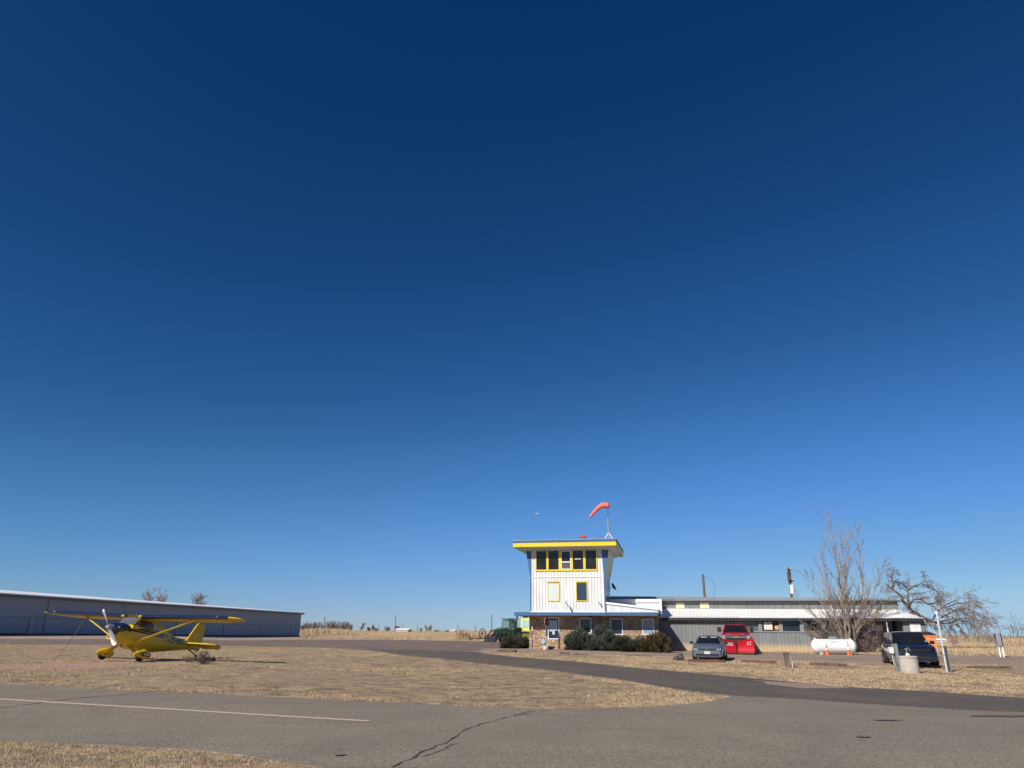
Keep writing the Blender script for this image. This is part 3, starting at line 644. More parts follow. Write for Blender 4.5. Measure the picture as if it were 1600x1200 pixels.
# ---- control tower with its stone ground floor
tw = bld('control_tower', 'white ribbed airport control tower with yellow and blue trim above a stone ground floor')
uL, uR = U(827, 0), U(1028.5, 0); zg = .1
zE = Zz(900, 961.5, -1.2)                 # underside of the blue eave
s = MB(); s.bb(uL, uR, 0, 6.6, zg-.5, zE+.02); s.build('stone_wall', STONE, tw)
zF = Zz(900, 957, -1.2)
s = MB(); ue0 = U(803, -1.2); ue1 = U(1029, -1.2)
s.add([(ue0, -1.2, zF), (ue1, -1.2, zF-.02), (ue1, 0, zF+.03), (ue0, 0, zF+.05), (ue0, 7.5, zF+.05), (uL-.1, 7.5, zF+.06), (uL, 0, zF+.05)], [(0, 1, 2, 6, 3), (3, 6, 5, 4)])
s.bb(ue0, ue1, -1.2, -1.12, zE-.02, zF); s.bb(ue0, ue0+.08, -1.12, 7.4, zE-.02, zF+.01); s.bb(ue1-.06, ue1, -1.12, 0, zE-.02, zF+.01)
eb = s.build('eave', K['blue'], tw)
s = MB(); s.bb(ue0+.08, ue1-.06, -1.12, -.002, zE+.03, zE+.06); s.bb(ue0+.08, uL-.002, -.002, 7.4, zE+.03, zE+.06); s.build('soffit', K['soffit'], eb)
# ground floor windows
def wnd(parent, name, u0, u1, z0, z1, v, fw, fm, gm_, dep=.06, sill=0, pane='pane', wall=True, mull=None):
    s = MB()
    f = MB().frame(rect(u0, u1, z0, z1, v), fw, .035, .04)
    if sill: f.bb(u0-.05, u1+.05, v-.09, v-.002, z0-.06, z0-.005)
    if mull:
        for a in mull: f.bb(u0+(u1-u0)*a-.02, u0+(u1-u0)*a+.02, v-.035, v-.006, z0+fw, z1-fw)
    fo = f.build(name, fm, parent)
    MB().panel(rect(u0+fw*.9, u1-fw*.9, z0+fw*.9, z1-fw*.9, v), 0, 1, 0, 1, .012, .01).build(pane, gm_, fo); return fo
for (a, b, t, bt, gmm) in ((855.5, 874, 964.5, 999, K['glassb']), (905, 924.5, 965.5, 990, K['glass']), (953, 973.5, 966, 992, K['glassb']), (1002.5, 1022.5, 967, 992, mat('pale_curtain', (.30, .36, .40), .3, var=.05, scale=1))):
    u0, z1 = UZ(a, t, 0); u1 = U(b, 0); z0 = Zz(a, bt, 0); wo = wnd(tw, 'window', u0, u1, z0, z1, 0, .075, K['trim'], gmm)
    if a == 855.5:
        c = MB()
        for i, (q0, q1, q2) in enumerate(((.16, .40, .36), (.40, .62, .22), (.62, .84, .40))): c.panel(rect(u0, u1, z0, z1, 0), q0, q1-.015, q2, .86, .018, .005)
        c.build('curtain', mat('pale_drape', (.42, .55, .58), .6, var=.12, scale=5), wo)
# upper tower wall
vA, vB = 0.0, 5.9
tl, tr = U(831, 0, 930), U(945, 0, 950); ztb = Zz(880, 956.3, 0); zm = Zz(880, 901.5, 0); ztt = Zz(880, 860.5, 0)
FLr = .36
s = MB(); ribbed(s, tl, tr, ztb, zm, -.02, .235, .034, .20); ribbed(s, tl, tr, zm, ztt, -.02, .235, .034, .20)
wins = []
s.add([(tl, 0, ztb), (tr, 0, ztb), (tr, vB, ztb), (tl, vB, ztb), (tl, 0, zm), (tr, 0, zm), (tr, vB, zm), (tl, vB, zm), (tl-FLr, 0, ztt), (tr+FLr, 0, ztt), (tr+FLr, vB+FLr, ztt), (tl-FLr, vB+FLr, ztt)],
      [(1, 2, 6, 5), (2, 3, 7, 6), (3, 0, 4, 7), (5, 6, 10, 9), (6, 7, 11, 10), (7, 4, 8, 11), (8, 9, 10, 11)])
tww = s.build('tower_wall', K['white'], tw)
s = MB(); s.bb(tl-.08, tr+.05, -.07, -.003, ztb-.03, ztb+.07); s.bb(tl, tr, -.065, -.045, zm-.03, zm+.03); s.bb(tl, tl+.08, -.07, -.044, ztb+.07, ztt-.02); s.bb(tr-.12, tr-.01, -.07, -.044, ztb+.07, ztt-.02); s.build('corner_board', K['trim'], tw)
# blue corner wedges
for sg, x in ((-1, tl), (1, tr)):
    e = sg*.11; s = MB(); off = (0, .12, 0); y0 = -.075
    s.poly([(x, y0, ztb+(.08 if sg < 0 else .08)), (x+e, y0, ztb+.08), (x+e, y0, zm), (x+e*.4+sg*FLr*1.12, y0, ztt), (x-(.10 if sg > 0 else 0), y0, ztt), (x, y0, zm)][::sg], off)
    s.build('corner_trim', K['blue'], tw)
# lookout windows
wb_ = [(837.8, 853.8), (857.2, 873), (876.8, 892), (895.2, 911.3), (915, 931.5)]
u0, u1 = U(837.5, 0, 875), U(933, 0, 880); z1 = Zz(880, 861, 0); z0 = Zz(880, 890.3, 0)
bnd = MB(); bnd.bb(u0-.06, u1+.02, -.10, -.046, z0-.09, z0+.02); bnd.bb(u0-.06, u0+.04, -.09, -.046, z0+.02, z1); bnd.bb(u1-.05, u1+.02, -.09, -.046, z0+.02, z1)
for i in range(4):
    a = U(wb_[i][1], 0, 875); b = U(wb_[i+1][0], 0, 875); bnd.bb(a, b, -.09, -.046, z0+.02, z1)
bf = bnd.build('window_band', K['yellow'], tw)
LG = mat('lookout_glass', (.018, .015, .012), .08, var=.5, scale=2)
for i, (a, b) in enumerate(wb_):
    ua, ub = U(a, 0, 875), U(b, 0, 875); ua = max(ua, u0+.04); ub = min(ub, u1-.05)
    p = MB().panel(rect(ua, ub, z0+.02, z1, 0), 0, 1, 0, 1, .055, .01).build('pane', LG, bf)
    if i == 2:
        fr = MB().frame(rect(ua, ub, z0+.03, z1, 0), .05, .09, .03); h = (z1-z0); fr.bb(ua+.07, ub-.07, -.085, -.06, z0+h*.38, z0+h*.44); fr.build('sash', K['trim'], bf)
        MB().panel(rect(ua+.07, ub-.07, z0+.1, z0+h*.38, 0), 0, 1, 0, 1, .062, .004).build('insect_screen', mat('screen_mesh', (.085, .08, .075), .7, var=.1), bf)
    if i == 3:
        t = MB(); put_text(t, 'AIRPORT', (ub-ua)*.62, .11, lambda x, y, ua=ua, ub=ub: (ua+(ub-ua)*.17+x, -.061, z0+.52*(z1-z0)+y), .02); t.build('window_lettering', K['trim'], bf, fixn=False)
for (a, b, gmm) in ((855.5, 874.2, K['shade']), (899.6, 918.2, mat('navy_blind', (.03, .055, .10), .3, var=.1, scale=1))):
    ua, z1b = UZ(a, 908.3, 0); ub = U(b, 0, 925); z0b = Zz(a, 939.5, 0)
    s = MB().frame(rect(ua, ub, z0b, z1b, 0), .06, .085, .045); f = s.build('window', K['yellow'], tw)
    MB().panel(rect(ua+.06, ub-.06, z0b+.06, z1b-.06, 0), 0, 1, 0, 1, .064, .008).build('pane', gmm, f)
    MB().bb(ua+.065, ub-.065, -.082, -.066, z1b-.135, z1b-.078).build('shade_rail', mat('olive_rail', (.25, .20, .03), .6), f)
# side wall (right)
q = [(tr+.0, .05, ztb), (tr, vB, ztb), (tr, vB, zm), (tr, .05, zm)]; q2 = [(tr, .0, zm), (tr, vB, zm), (tr+FLr, vB+FLr, ztt), (tr+FLr, 0, ztt)]
s = MB().panel(q2, .03, .97, .22, .97, .05, .04); sb = s.build('side_window_band', K['yellow'], tw); s = MB()
for k in range(4): s.panel(q2, .07+.225*k, .07+.225*k+.18, .30, .92, .056, .004)
s.build('pane', mat('amber_blind', (.40, .28, .02), .3, var=.2), sb)
for k in range(3):
    s = MB(); qq = q; s.panel(qq, .12+.3*k, .30+.3*k, .14, .70, .04, .03); f = s.build('window', K['yellow'], tw); MB().panel(qq, .14+.3*k, .28+.3*k, .17, .67, .045, .004).build('pane', K['glass'], f)
# roof
ov = 1.05; zr0 = Zz(880, 853.5, -ov); zr1 = Zz(880, 847.3, -ov); zr2 = Zz(880, 842.9, -ov)
rl_, rr__ = U(801.5, -ov, 848), U(962.6, -ov, 848); vr = vB+FLr+ov+.6
def ringbox(mb, a, b, c, d, z0, z1, t=.06):
    mb.bb(a, b, c, c+t, z0, z1); mb.bb(a, b, d-t, d, z0, z1); mb.bb(a, a+t, c+t, d-t, z0, z1); mb.bb(b-t, b, c+t, d-t, z0, z1)
s = MB(); ringbox(s, rl_, rr__, -ov, vr, zr0, zr1); s.build('yellow_fascia', K['yellow'], tw)
s = MB(); s.bb(rl_-.02, rr__+.02, -ov-.02, vr+.02, zr1+.003, zr2-.04); s.build('roof', K['blue'], tw)
s = MB(); s.bb(rl_-.05, rr__+.05, -ov-.05, vr+.05, zr2-.038, zr2); s.build('roof_edge', K['steel'], tw)
s = MB(); a, b, c, d = rl_+.06, rr__-.06, -ov+.06, vr-.06; ai, bi, ci, di = tl-FLr, tr+FLr, 0, vB+FLr; zi = ztt-.02
zz0 = zr0+.06
s.add([(a, c, zz0), (b, c, zz0), (b, d, zz0), (a, d, zz0), (ai, ci, zi), (bi, ci, zi), (bi, di, zi), (ai, di, zi)], [(0, 1, 5, 4), (1, 2, 6, 5), (2, 3, 7, 6), (3, 0, 4, 7)]); s.build('soffit', K['soffit'], tw)
# right hand white extension: sloping parapet, then a higher box behind
zp0 = Zz(946, 941, 0); zp1 = Zz(1030, 950.5, 0); ux = U(1030, 0)
def zpar(u): return zp0+(zp1-zp0)*(u-tr)/(ux-tr)
s = MB(); ribbed(s, tr+.12, ux, zE+.25, lambda u: zpar(u)-.12, -.015, .33, .02, .14)
s.add([(tr, 0, zE), (ux, 0, zE), (ux, SH+2, zE), (tr, SH+2, zE), (tr, 0, zp0-.05), (ux, 0, zp1-.05), (ux, SH+2, zp1+.1), (tr, SH+2, zp0+.1)], [(1, 2, 6, 5), (4, 5, 6, 7), (2, 3, 7, 6)])
s.build('parapet_wall', K['white'], tw)
s = MB(); s.loft([[(tr+.1, -.10, zp0-.13), (tr+.1, .1, zp0-.13), (tr+.1, .1, zp0+.02), (tr+.1, -.10, zp0+.02)], [(ux+.05, -.10, zp1-.13), (ux+.05, .1, zp1-.13), (ux+.05, .1, zp1+.02), (ux+.05, -.10, zp1+.02)]]); s.build('parapet_cap', K['trim'], tw)
s = MB(); s.tube([(ux+.08, -.05, zp1-.1), (ux+.14, -.02, zp1-.3), (ux+.10, .1, zp1-.6), (ux+.04, .2, zE+.1)], .045, 8); s.build('downspout', K['dsteel'], tw)
hv = 3.4; h0 = U(952, hv); h1 = U(1036, hv); zt_ = Zz(990, 936.2, hv); zt2 = Zz(990, 955, hv)
s = MB(); ribbed(s, h0, h1, zt2, zt_-.2, hv-.02, .33, .02, .14); s.bb(h0, h1, hv, hv+4, zt2-.5, zt_-.1); s.build('upper_annex_wall', K['white'], tw)
s = MB(); s.bb(h0, h1-.15, hv-.12, hv-.025, zt_-.24, zt_); s.bb(h1-.15, h1+.02, hv-.1, hv-.025, zt2, zt_+.0); s.bb(h0, h1, hv-.024, hv+4.05, zt_-.095, zt_-.03); s.build('annex_trim', K['trim'], tw)
# things fixed to the tower
def W3(u, v, z): return Vector(OB)+Vector(E_)*u+Vector(N_)*v+Vector((0, 0, z))
def at_b(name, label, cat, px, py, v, group=None, rz=0):
    u, z = UZ(px, py, v); return empty(name, W3(u, v, z), -PHI+rz, label, cat, group)
o = at_b('floodlight', 'long arm floodlight on the white tower wall between the two lower windows', 'lamp', 883.5, 942, -.05)
MB().tube([(0, 0, 0), (.05, -.25, .06), (.10, -.45, .02)], .025, 6).build('bracket', K['dsteel'], o); MB().box((.18, -.5, -.12), (.12, .14, .42), Matrix.Rotation(R(-28), 3, 'Y')).build('lamp_head', K['steel'], o)
o = at_b('wall_lamp', 'small grey wall lamp near the lower right corner of the tower wall', 'lamp', 936, 941, -.05)
MB().tube([(0, 0, 0), (.03, -.15, .03)], .02, 6).build('bracket', K['dsteel'], o); MB().box((.05, -.18, -.08), (.09, .10, .2), Matrix.Rotation(R(-25), 3, 'Y')).build('lamp_head', K['steel'], o)
o = at_b('security_camera', 'small dark camera under the left corner of the blue eave', 'camera', 807.5, 961.5, -1.0)
MB().tube([(0, 0, .05), (0, 0, -.05)], .02, 6).build('bracket', K['dsteel'], o); MB().ell((.02, -.03, -.12), (.08, .08, .08)).build('camera_head', K['black'], o, smooth=True)
o = at_b('antenna', 'dark dish antenna on the right side wall of the tower', 'antenna', 953, 918, 4.5); o.location = W3(tr, 5.3, o.location.z); o.scale = (.75, .75, .75)
MB().tube([(0, 0, 0), (.25, 0, 0), (.3, 0, .1)], .03, 6).build('bracket', K['dsteel'], o)
s = MB(); s.lathe([(.02, 0), (.25, .05), (.42, .16), (.42, .17), (.24, .07), (.02, .02)], 18); dsh = s.build('dish', K['dsteel'], o, smooth=True, loc=(.35, 0, .1)); dsh.rotation_euler = (0, R(62), R(20))
MB().tube([(.4, 0, .1), (.85, 0, -.25)], .02, 5).build('feed_arm', K['dsteel'], o)
# windsock
o = at_b('windsock', 'faded red windsock on a white tripod mast on the tower roof', 'windsock', 951.3, 842.5, .5); o.location.z = zr2
sc_ = 1/19.0
mt = MB(); top = 2.45
for a in (R(200), R(-20), R(90)): mt.tube([(.42*cos(a), .42*sin(a), 0), (0, 0, .66)], .03, 6)
mt.build('tripod', K['trim'], o)
MB().tube([(0, 0, .6), (0, 0, 1.75)], .05, 8).build('mast', K['steel'], o, smooth=True); MB().tube([(0, 0, 1.7), (0, 0, 3.05)], .018, 6).build('pole', K['dsteel'], o)
ws = MB(); path = [(.10, 0, 2.78), (-.18, 0, 2.79), (-.42, 0, 2.77), (-.62, 0, 2.68), (-.85, 0, 2.50), (-1.08, 0, 2.27), (-1.30, 0, 2.02), (-1.42, 0, 1.90)]
rad = [.22, .225, .22, .19, .165, .14, .11, .10]; ws.tube(path, rad, 16, cap=False); SK = mat('windsock_fabric', (.80, .16, .13), .7, var=.12, scale=4)
sk = ws.build('sock', SK, o, smooth=True); MB().tube([(-.18+.005*i, 0, 2.79) for i in (0, 3)], .232, 16, cap=False).build('band', mat('dark_red_band', (.35, .03, .03), .7), sk)
MB().tube([(.10+.22*0, .22*cos(t), 2.78+.22*sin(t)) for t in np.linspace(0, 2*pi, 17)], .012, 5).build('hoop', K['dsteel'], o)
o = at_b('beacon', 'red twin headed rotating beacon on the tower roof', 'beacon', 911, 842.5, .5); o.location.z = zr2-.01; o.scale = (.62, .62, .72)
RD = mat('beacon_red', (.55, .05, .05), .4, var=.15, scale=5)
MB().lathe([(.14, 0), (.14, .06), (.06, .1), (.06, .3), (.11, .34)], 12).build('pedestal', mat('faded_pink_paint', (.7, .3, .28), .6), o, smooth=True)
for sg in (-1, 1):
    d = MB(); d.lathe([(.12, 0), (.17, .1), (.17, .34), (.15, .36)], 14); q = d.build('lamp_drum', RD, o, smooth=True, loc=(sg*.05, 0, .48)); q.rotation_euler = (0, sg*R(68), sg*R(15))
    MB().lathe([(.15, .362), (.10, .40), (.02, .41)], 14).build('lens', K['glass'] if sg > 0 else K['chrome'], q, smooth=True)

# ---- long grey shed
sd_ = bld('grey_shed', 'long grey ribbed metal shed with a white lean-to roof and a row of dark windows')
G0, G1 = U(1029, SH), U(1447, SH); GW = wall_mat('grey_siding_dirty', (.21, .22, .215), (.52, .39, .24), .62, 1.05, var=.2)
zev = lambda u: _ze0+(_ze1-_ze0)*(u-G0)/(G1-G0)
_ze0 = Zz(1040, 965, SH-.35); _ze1 = Zz(1440, 966, SH-.35)
wz0 = lambda px: Zz(px, 986.3, SH)
ua = U(1157.5, SH); ub = U(1335, SH); uc = U(1412, SH); zsill = Zz(1200, 986, SH); zhead = Zz(1200, 968, SH)
s = MB(); ribbed(s, G0, ua, -.3, lambda u: zev(u)+.1, SH, .27, .035, .2); ribbed(s, ua, ub, -.3, zsill, SH, .27, .035, .2); ribbed(s, ub, uc, -.3, lambda u: zev(u)+.1, SH+1.9, .27, .035, .2); ribbed(s, uc, G1, -.3, lambda u: zev(u)+.1, SH, .27, .035, .2)
ud = U(1408, 8)
s.bb(G0, G1, SH+4, SH+13, -.3, _ze0); s.bb(ua, ub, SH+.03, SH+.15, zhead+.02, _ze0); s.bb(G1-.1, G1, SH, SH+13, -.3, _ze1-.1)
s.bb(ub-.1, ub, SH+.03, SH+2, -.3, _ze0-.1); s.bb(uc, uc+.1, SH+.03, SH+2, -.3, _ze0-.1); s.build('siding', GW, sd_)
# window band
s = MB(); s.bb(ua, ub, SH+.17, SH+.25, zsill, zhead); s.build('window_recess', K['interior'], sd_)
posts = [1158, 1188.5, 1220.5, 1253.5, 1287, 1312, 1335]
s = MB()
for p in posts:
    u = U(p, SH); s.bb(u-.14, u+.14, SH-.05, SH+.16, zsill, zhead+.02)
s.bb(ua, ub, SH-.06, SH+.16, zsill-.09, zsill-.002); wf = s.build('window_posts', mat('grey_post', (.24, .25, .25), .6, var=.15), sd_)
SHG = [mat('dusty_glass', (.10, .135, .12), .12, var=.35, scale=1.2), None, mat('teal_glass', (.015, .03, .032), .08, var=.3), K['glass'], K['glass'], K['glass']]
for i in range(6):
    a, b = U(posts[i], SH)+.15, U(posts[i+1], SH)-.15
    if i == 1:
        bp = MB().bb(a, b, SH+.08, SH+.16, zsill, zhead).build('wood_panel', mat('brown_boards', (.13, .055, .025), .7, var=.3, scale=5), sd_)
        n1, n2 = U(1194.3, SH), U(1207.3, SH); zz1, zz2 = Zz(1200, 984, SH), Zz(1200, 971.5, SH)
        MB().bb(n1-.06, n2+.06, SH-.02, SH+.078, zz1-.1, zz2+.1).build('sign_frame', K['black'], bp)
        sg_ = MB().bb(n1, n2, SH-.035, SH-.022, zz1, zz2).build('notice_sheet', mat('notice_paper', (.78, .74, .62), .7, var=.05), bp)
        l = MB(); rn = random.Random(3)
        for k in range(4): l.bb(n1+.05, n2-.06-rn.random()*.12, SH-.040, SH-.037, zz1+.08+k*.135, zz1+.105+k*.135)
        l.build('notice_lines', mat('faded_ink', (.40, .36, .30), .8), sg_)
        zc = Zz(1215, 980.5, SH); uq = U(1214.5, SH); d = MB(); d.lathe([(.155, SH+.055), (.155, SH+.075)], 20, 'y', (uq, 0, zc)); d.build('round_plaque', mat('tan_plaque', (.65, .38, .15), .6), bp)
        continue
    MB().panel(rect(a, b, zsill, zhead, SH+.12), 0, 1, 0, 1, .0, .01).build('pane', SHG[i], wf)
# canopy post, white boards, dark doorway in the recess
up = U(1387.3, SH-.2); MB().tube([(up, SH-.2, -.2), (up, SH-.2, zev(up)-.05)], .045, 8).build('canopy_post', K['trim'], sd_)
def board(name, p0, p1, t, b, v, m_):
    a, z1_ = UZ(p0, t, v); c, _ = UZ(p1, t, v); z0_ = Zz(p0, b, v); return MB().bb(a, c, v-.09, v-.045, z0_, z1_).build(name, m_, sd_)
WB = mat('peeling_white_board', (.74, .74, .72), .6, var=.22, scale=2.5)
board('white_board', 1361, 1378, 976, 986, SH+1.9, WB); board('white_board', 1420.5, 1437, 974, 987, SH, WB)
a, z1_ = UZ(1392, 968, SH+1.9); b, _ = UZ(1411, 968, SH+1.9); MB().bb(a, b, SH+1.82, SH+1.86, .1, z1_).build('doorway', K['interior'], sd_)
for (px_, tp, bt_) in ((1063, 0, 0),): pass
# lean-to roof
VT = SH+3.3; ztop = Zz(1200, 951, VT)
eL, eR = U(1033, SH-.4), U(1446, SH-.4); tR = U(1409, VT)
s = MB(); zt_f = lambda u: ztop+(Zz(1405, 953, VT)-ztop)*max(0, (u-10))/20
ribbed(s, eL, tR, zev, zt_f, SH-.4, .27, .03, .18, vt=VT)
s.add([(tR, SH-.4, zev(tR)), (eR, SH-.4, zev(eR)), (tR, VT, zt_f(tR)), (eR, SH+9, zev(eR)), (tR, SH+9, zt_f(tR))], [(0, 1, 2), (1, 3, 4, 2)])
lr = s.build('lean_to_roof', K['roofw'], sd_, fixn=False)
s = MB(); s.bb(eL, eR, SH-.38, SH-.33, _ze0-.2, _ze0-.02); s.bb(eR-.06, eR, SH-.32, SH+9, _ze1-.2, _ze1-.02); s.build('eave_shade_board', K['dsteel'], sd_)  # dark fascia strip whose colour also paints the shadow band under the eave
# clerestory wall and main roof
zc1 = lambda u: Zz(1040, 939.2, VT)+(Zz(1405, 939.5, VT)-Zz(1040, 939.2, VT))*(u-11)/(tR-11)
c0 = U(1037, VT)
s = MB(); ribbed(s, c0-4.5, tR, ztop-.2, zc1, VT, .27, .035, .2); s.bb(tR-.08, tR, VT, VT+8, ztop-.4, zc1(tR)-.05); cw = s.build('clerestory_wall', K['gwall'], sd_)
for a, b in ((1058.5, 1072), (1096.5, 1111)):
    q0, q1 = U(a, VT), U(b, VT); s = MB(); ribbed(s, q0, q1, ztop+.02, lambda u: zc1(u)-.12, VT-.042, .27, .03, .2); s.build('cream_panel', K['cream'], cw)
VR = VT+4.6; zrd = lambda u: Zz(1000, 932, VR)+(Zz(1400, 935.5, VR)-Zz(1000, 932, VR))*(u-8)/(21)
s = MB(); rl0 = U(950, VT-.25); ribbed(s, rl0, tR+.15, zc1, zrd, VT-.3, .27, .035, .2, vt=VR)
s.add([(rl0, VR, zrd(rl0)), (tR+.15, VR, zrd(tR)), (tR+.15, VR+4.6, zc1(tR)), (rl0, VR+4.6, zc1(rl0))], [(0, 1, 2, 3)]); s.add([(tR+.1, VT-.2, zc1(tR)-.03), (tR+.1, VR, zrd(tR)-.03), (tR+.1, VR+4.5, zc1(tR)-.03)], [(0, 1, 2)])
s.build('main_roof', K['roofg'], sd_, fixn=False)
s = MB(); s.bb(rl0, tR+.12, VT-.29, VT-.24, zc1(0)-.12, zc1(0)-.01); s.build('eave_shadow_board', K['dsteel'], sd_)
s = MB(); 
for px_, t_ in ((1301.5, 950),): 
    a, z_ = UZ(px_, 956, SH+1.2); s.tube([(a, SH+1.2, z_-.3), (a, SH+1.2, z_+.4)], .08, 8); s.lathe([(.14, 0), (.02, .12)], 10, 'z', (a, SH+1.2, z_+.4))
s.build('roof_vent', K['trim'], sd_)

# ---- long hangar at the left
P0 = np.array(aty(0, 992.3, 96)); P1 = np.array(aty(467.5, 994.3, 171)); hd = Vector((P1[0]-P0[0], P1[1]-P0[1], 0)); HL = hd.length; hd.normalize()
HB = Vector((P0[0], P0[1], 0)); hrz = atan2(hd.y, hd.x)
hg = empty('hangar', HB, hrz, 'very long low grey hangar with a white metal roof edge behind the yellow airplane', 'building')
hn = Vector((-hd.y, hd.x, 0))      # away from the camera side
def HUZ(px, py, v=0):
    d = Vector(ray(px, py)); o_ = Vector((0, 0, EYE))-HB; t = (v-o_.dot(hn))/d.dot(hn); p = o_+d*t; return p.dot(hd), p.z
HW = wall_mat('hangar_siding', (.31, .335, .38), (.06, .06, .065), -.2, .0, .5, 0, .06)
ht0 = HUZ(0, 932)[1]; ht1 = HUZ(469, 960.3)[1]; hb0 = P0[2]; hb1 = P1[2]
HA = -45.; ht = lambda u: ht0+(ht1-ht0)*u/HL; hb = lambda u: hb0+(hb1-hb0)*u/HL
s = MB(); ribbed(s, HA, HL, lambda u: hb(u)-.3, ht, 0, .45, .03, .2); s.add([(HA, 0, hb(HA)-.3), (HA, 24, hb(HA)-.3), (HA, 24, ht(HA)), (HA, 0, ht(HA)), (HL, 0, hb1-.3), (HL, 24, hb1-.3), (HL, 24, ht1), (HL, 0, ht1)], [(0, 1, 2, 3), (4, 5, 6, 7), (1, 5, 6, 2)])
s.build('siding', HW, hg)
s = MB(); s.add([(HA, -.04, hb(HA)-.1), (HL, -.04, hb1-.1), (HL, -.04, hb1+.16), (HA, -.04, hb(HA)+.28)], [(0, 1, 2, 3)]); s.build('dark_plinth', K['black'], hg)
def hq(u0, u1, z0, z1, v): return [(u0, v, z0(u0) if callable(z0) else z0), (u1, v, z0(u1) if callable(z0) else z0), (u1, v, z1(u1) if callable(z1) else z1), (u0, v, z1(u0) if callable(z1) else z1)]
s = MB(); vv = -.7
s.loft([[(HA, vv, ht(HA)+.02), (HA, 0, ht(HA)), (HA, 0, ht(HA)+.30), (HA, vv, ht(HA)+.30)], [(HL+.12, vv, ht1+.02), (HL+.12, 0, ht1), (HL+.12, 0, ht1+.30), (HL+.12, vv, ht1+.30)]]); s.build('fascia', mat('hangar_fascia', (.13, .13, .135), .5), hg)
s = MB(); s.add([(HA, vv-.05, ht(HA)+.30), (HL+.15, vv-.05, ht1+.30), (HL+.15, 12, ht1+1.25), (HA, 12, ht(HA)+1.6), (HA, vv-.05, ht(HA)+.42), (HL+.15, vv-.05, ht1+.42), (HL+.15, 12, ht1+1.3), (HA, 12, ht(HA)+1.7), (HL+.15, 24.7, ht1+.3), (HA, 24.7, ht(HA)+.3)], [(0, 1, 5, 4), (4, 5, 6, 7), (7, 6, 8, 9), (1, 2, 6, 5)]); s.build('roof', mat('hangar_roof_sheet', (.88, .88, .88), .45, var=.05), hg, fixn=False)
SM = mat('door_seam', (.13, .14, .165), .7); s = MB()
s.add(hq(HA, HL, lambda u: ht(u)*.0+hb(u)+(ht(u)-hb(u))*.47, lambda u: hb(u)+(ht(u)-hb(u))*.47+.05, -.045), [(0, 1, 2, 3)])
for px_, py_ in ((72, 960), (192, 965)):
    u = HUZ(px_, py_)[0]; s.bb(u-.05, u+.05, -.05, -.04, hb(u)+.2, ht(u)-.05)
for k in (-1, 3, 4, 5, 6, 7, 8):
    u = HUZ(72, 960)[0]+k*13.5
    if u < HL-1 and k != 3: s.bb(u-.04, u+.04, -.05, -.04, hb(u)+.2, hb(u)+(ht(u)-hb(u))*.47)
s.build('panel_seams', SM, hg)
DM = mat('hangar_door_paint', (.335, .36, .405), .5, var=.04)
for px_ in (48.5, 278, 352, 457.5):
    u = HUZ(px_, 980)[0]; b_ = hb(u)+.18; d = MB().bb(u-.48, u+.48, -.085, -.04, b_, b_+2.05); dr = d.build('door', DM, hg); MB().frame(rect(u-.55, u+.55, b_-.02, b_+2.12, -.035), .065, .035, .03).build('frame', SM, dr); MB().ell((u-.38, -.12, b_+1.0), (.05, .04, .05)).build('handle', K['black'], dr)
# ------------------------------------------------------------ yellow airplane
YP = mat('airplane_yellow', (.62, .43, .012), .35, var=.10, scale=2.5, coat=.3, detail=3)
YD = mat('weathered_yellow', (.60, .42, .03), .5, var=.3, scale=1.6, stretch=(1, .5, 1))
NV = mat('airplane_navy', (.012, .02, .055), .3, var=.2, scale=3, coat=.4)
BK = mat('marking_black', (.012, .012, .016), .4, var=.1)
AX, AY = -16.75, 32.68
AYAW, APIT, AROLL = R(-105.5), R(8.6), R(-1.4)
az_ = tz1(AX, AY)
ap = empty('airplane', (AX, AY, .287), 0, 'yellow high wing taildragger airplane with navy stripes tied down on the dry grass', 'airplane')
ap.rotation_mode = 'QUATERNION'
ap.rotation_quaternion = (Matrix.Rotation(AYAW, 3, 'Z')@Matrix.Rotation(-APIT, 3, 'Y')@Matrix.Rotation(AROLL, 3, 'X')).to_quaternion()
# fuselage sections: x, half width, bottom, top, exponent   (x forward, y left, z up; z=0 at the main wheels' contact)
FS = [(.84, .30, .84, 1.42, 2.2), (.72, .37, .72, 1.46, 2.3), (.48, .44, .60, 1.47, 2.5), (.15, .49, .53, 1.46, 2.8), (-.2, .51, .50, 1.48, 3), (-.9, .51, .50, 1.50, 3), (-1.45, .49, .52, 1.50, 3), (-2.1, .38, .63, 1.47, 2.6), (-2.9, .25, .77, 1.42, 2.3), (-3.7, .14, .91, 1.36, 2.1), (-4.5, .05, 1.03, 1.28, 2)]
def fsec(x):
    for i in range(len(FS)-1):
        if FS[i][0] >= x >= FS[i+1][0]:
            f = (FS[i][0]-x)/(FS[i][0]-FS[i+1][0]); return [FS[i][k]*(1-f)+FS[i+1][k]*f for k in range(1, 5)]
    return list(FS[-1][1:]) if x < 0 else list(FS[0][1:])
def fy(x, z):
    w_, zb, zt, n = fsec(x); h = (zt-zb)/2; t = min(.999, abs((z-(zb+zt)/2)/h)); return w_*(1-t**n)**(1/n)
def ring(x, w_, zb, zt, n, m=28):
    h = (zt-zb)/2; zc = (zt+zb)/2; out = []
    for k in range(m):
        a = 2*pi*k/m; c, s_ = cos(a), sin(a)
        out.append((x, w_*(abs(c)**(2/n))*(1 if c > 0 else -1), zc+h*(abs(s_)**(2/n))*(1 if s_ > 0 else -1)))
    return out
MB().loft([ring(*f) for f in FS]).build('fuselage', YP, ap, smooth=35)
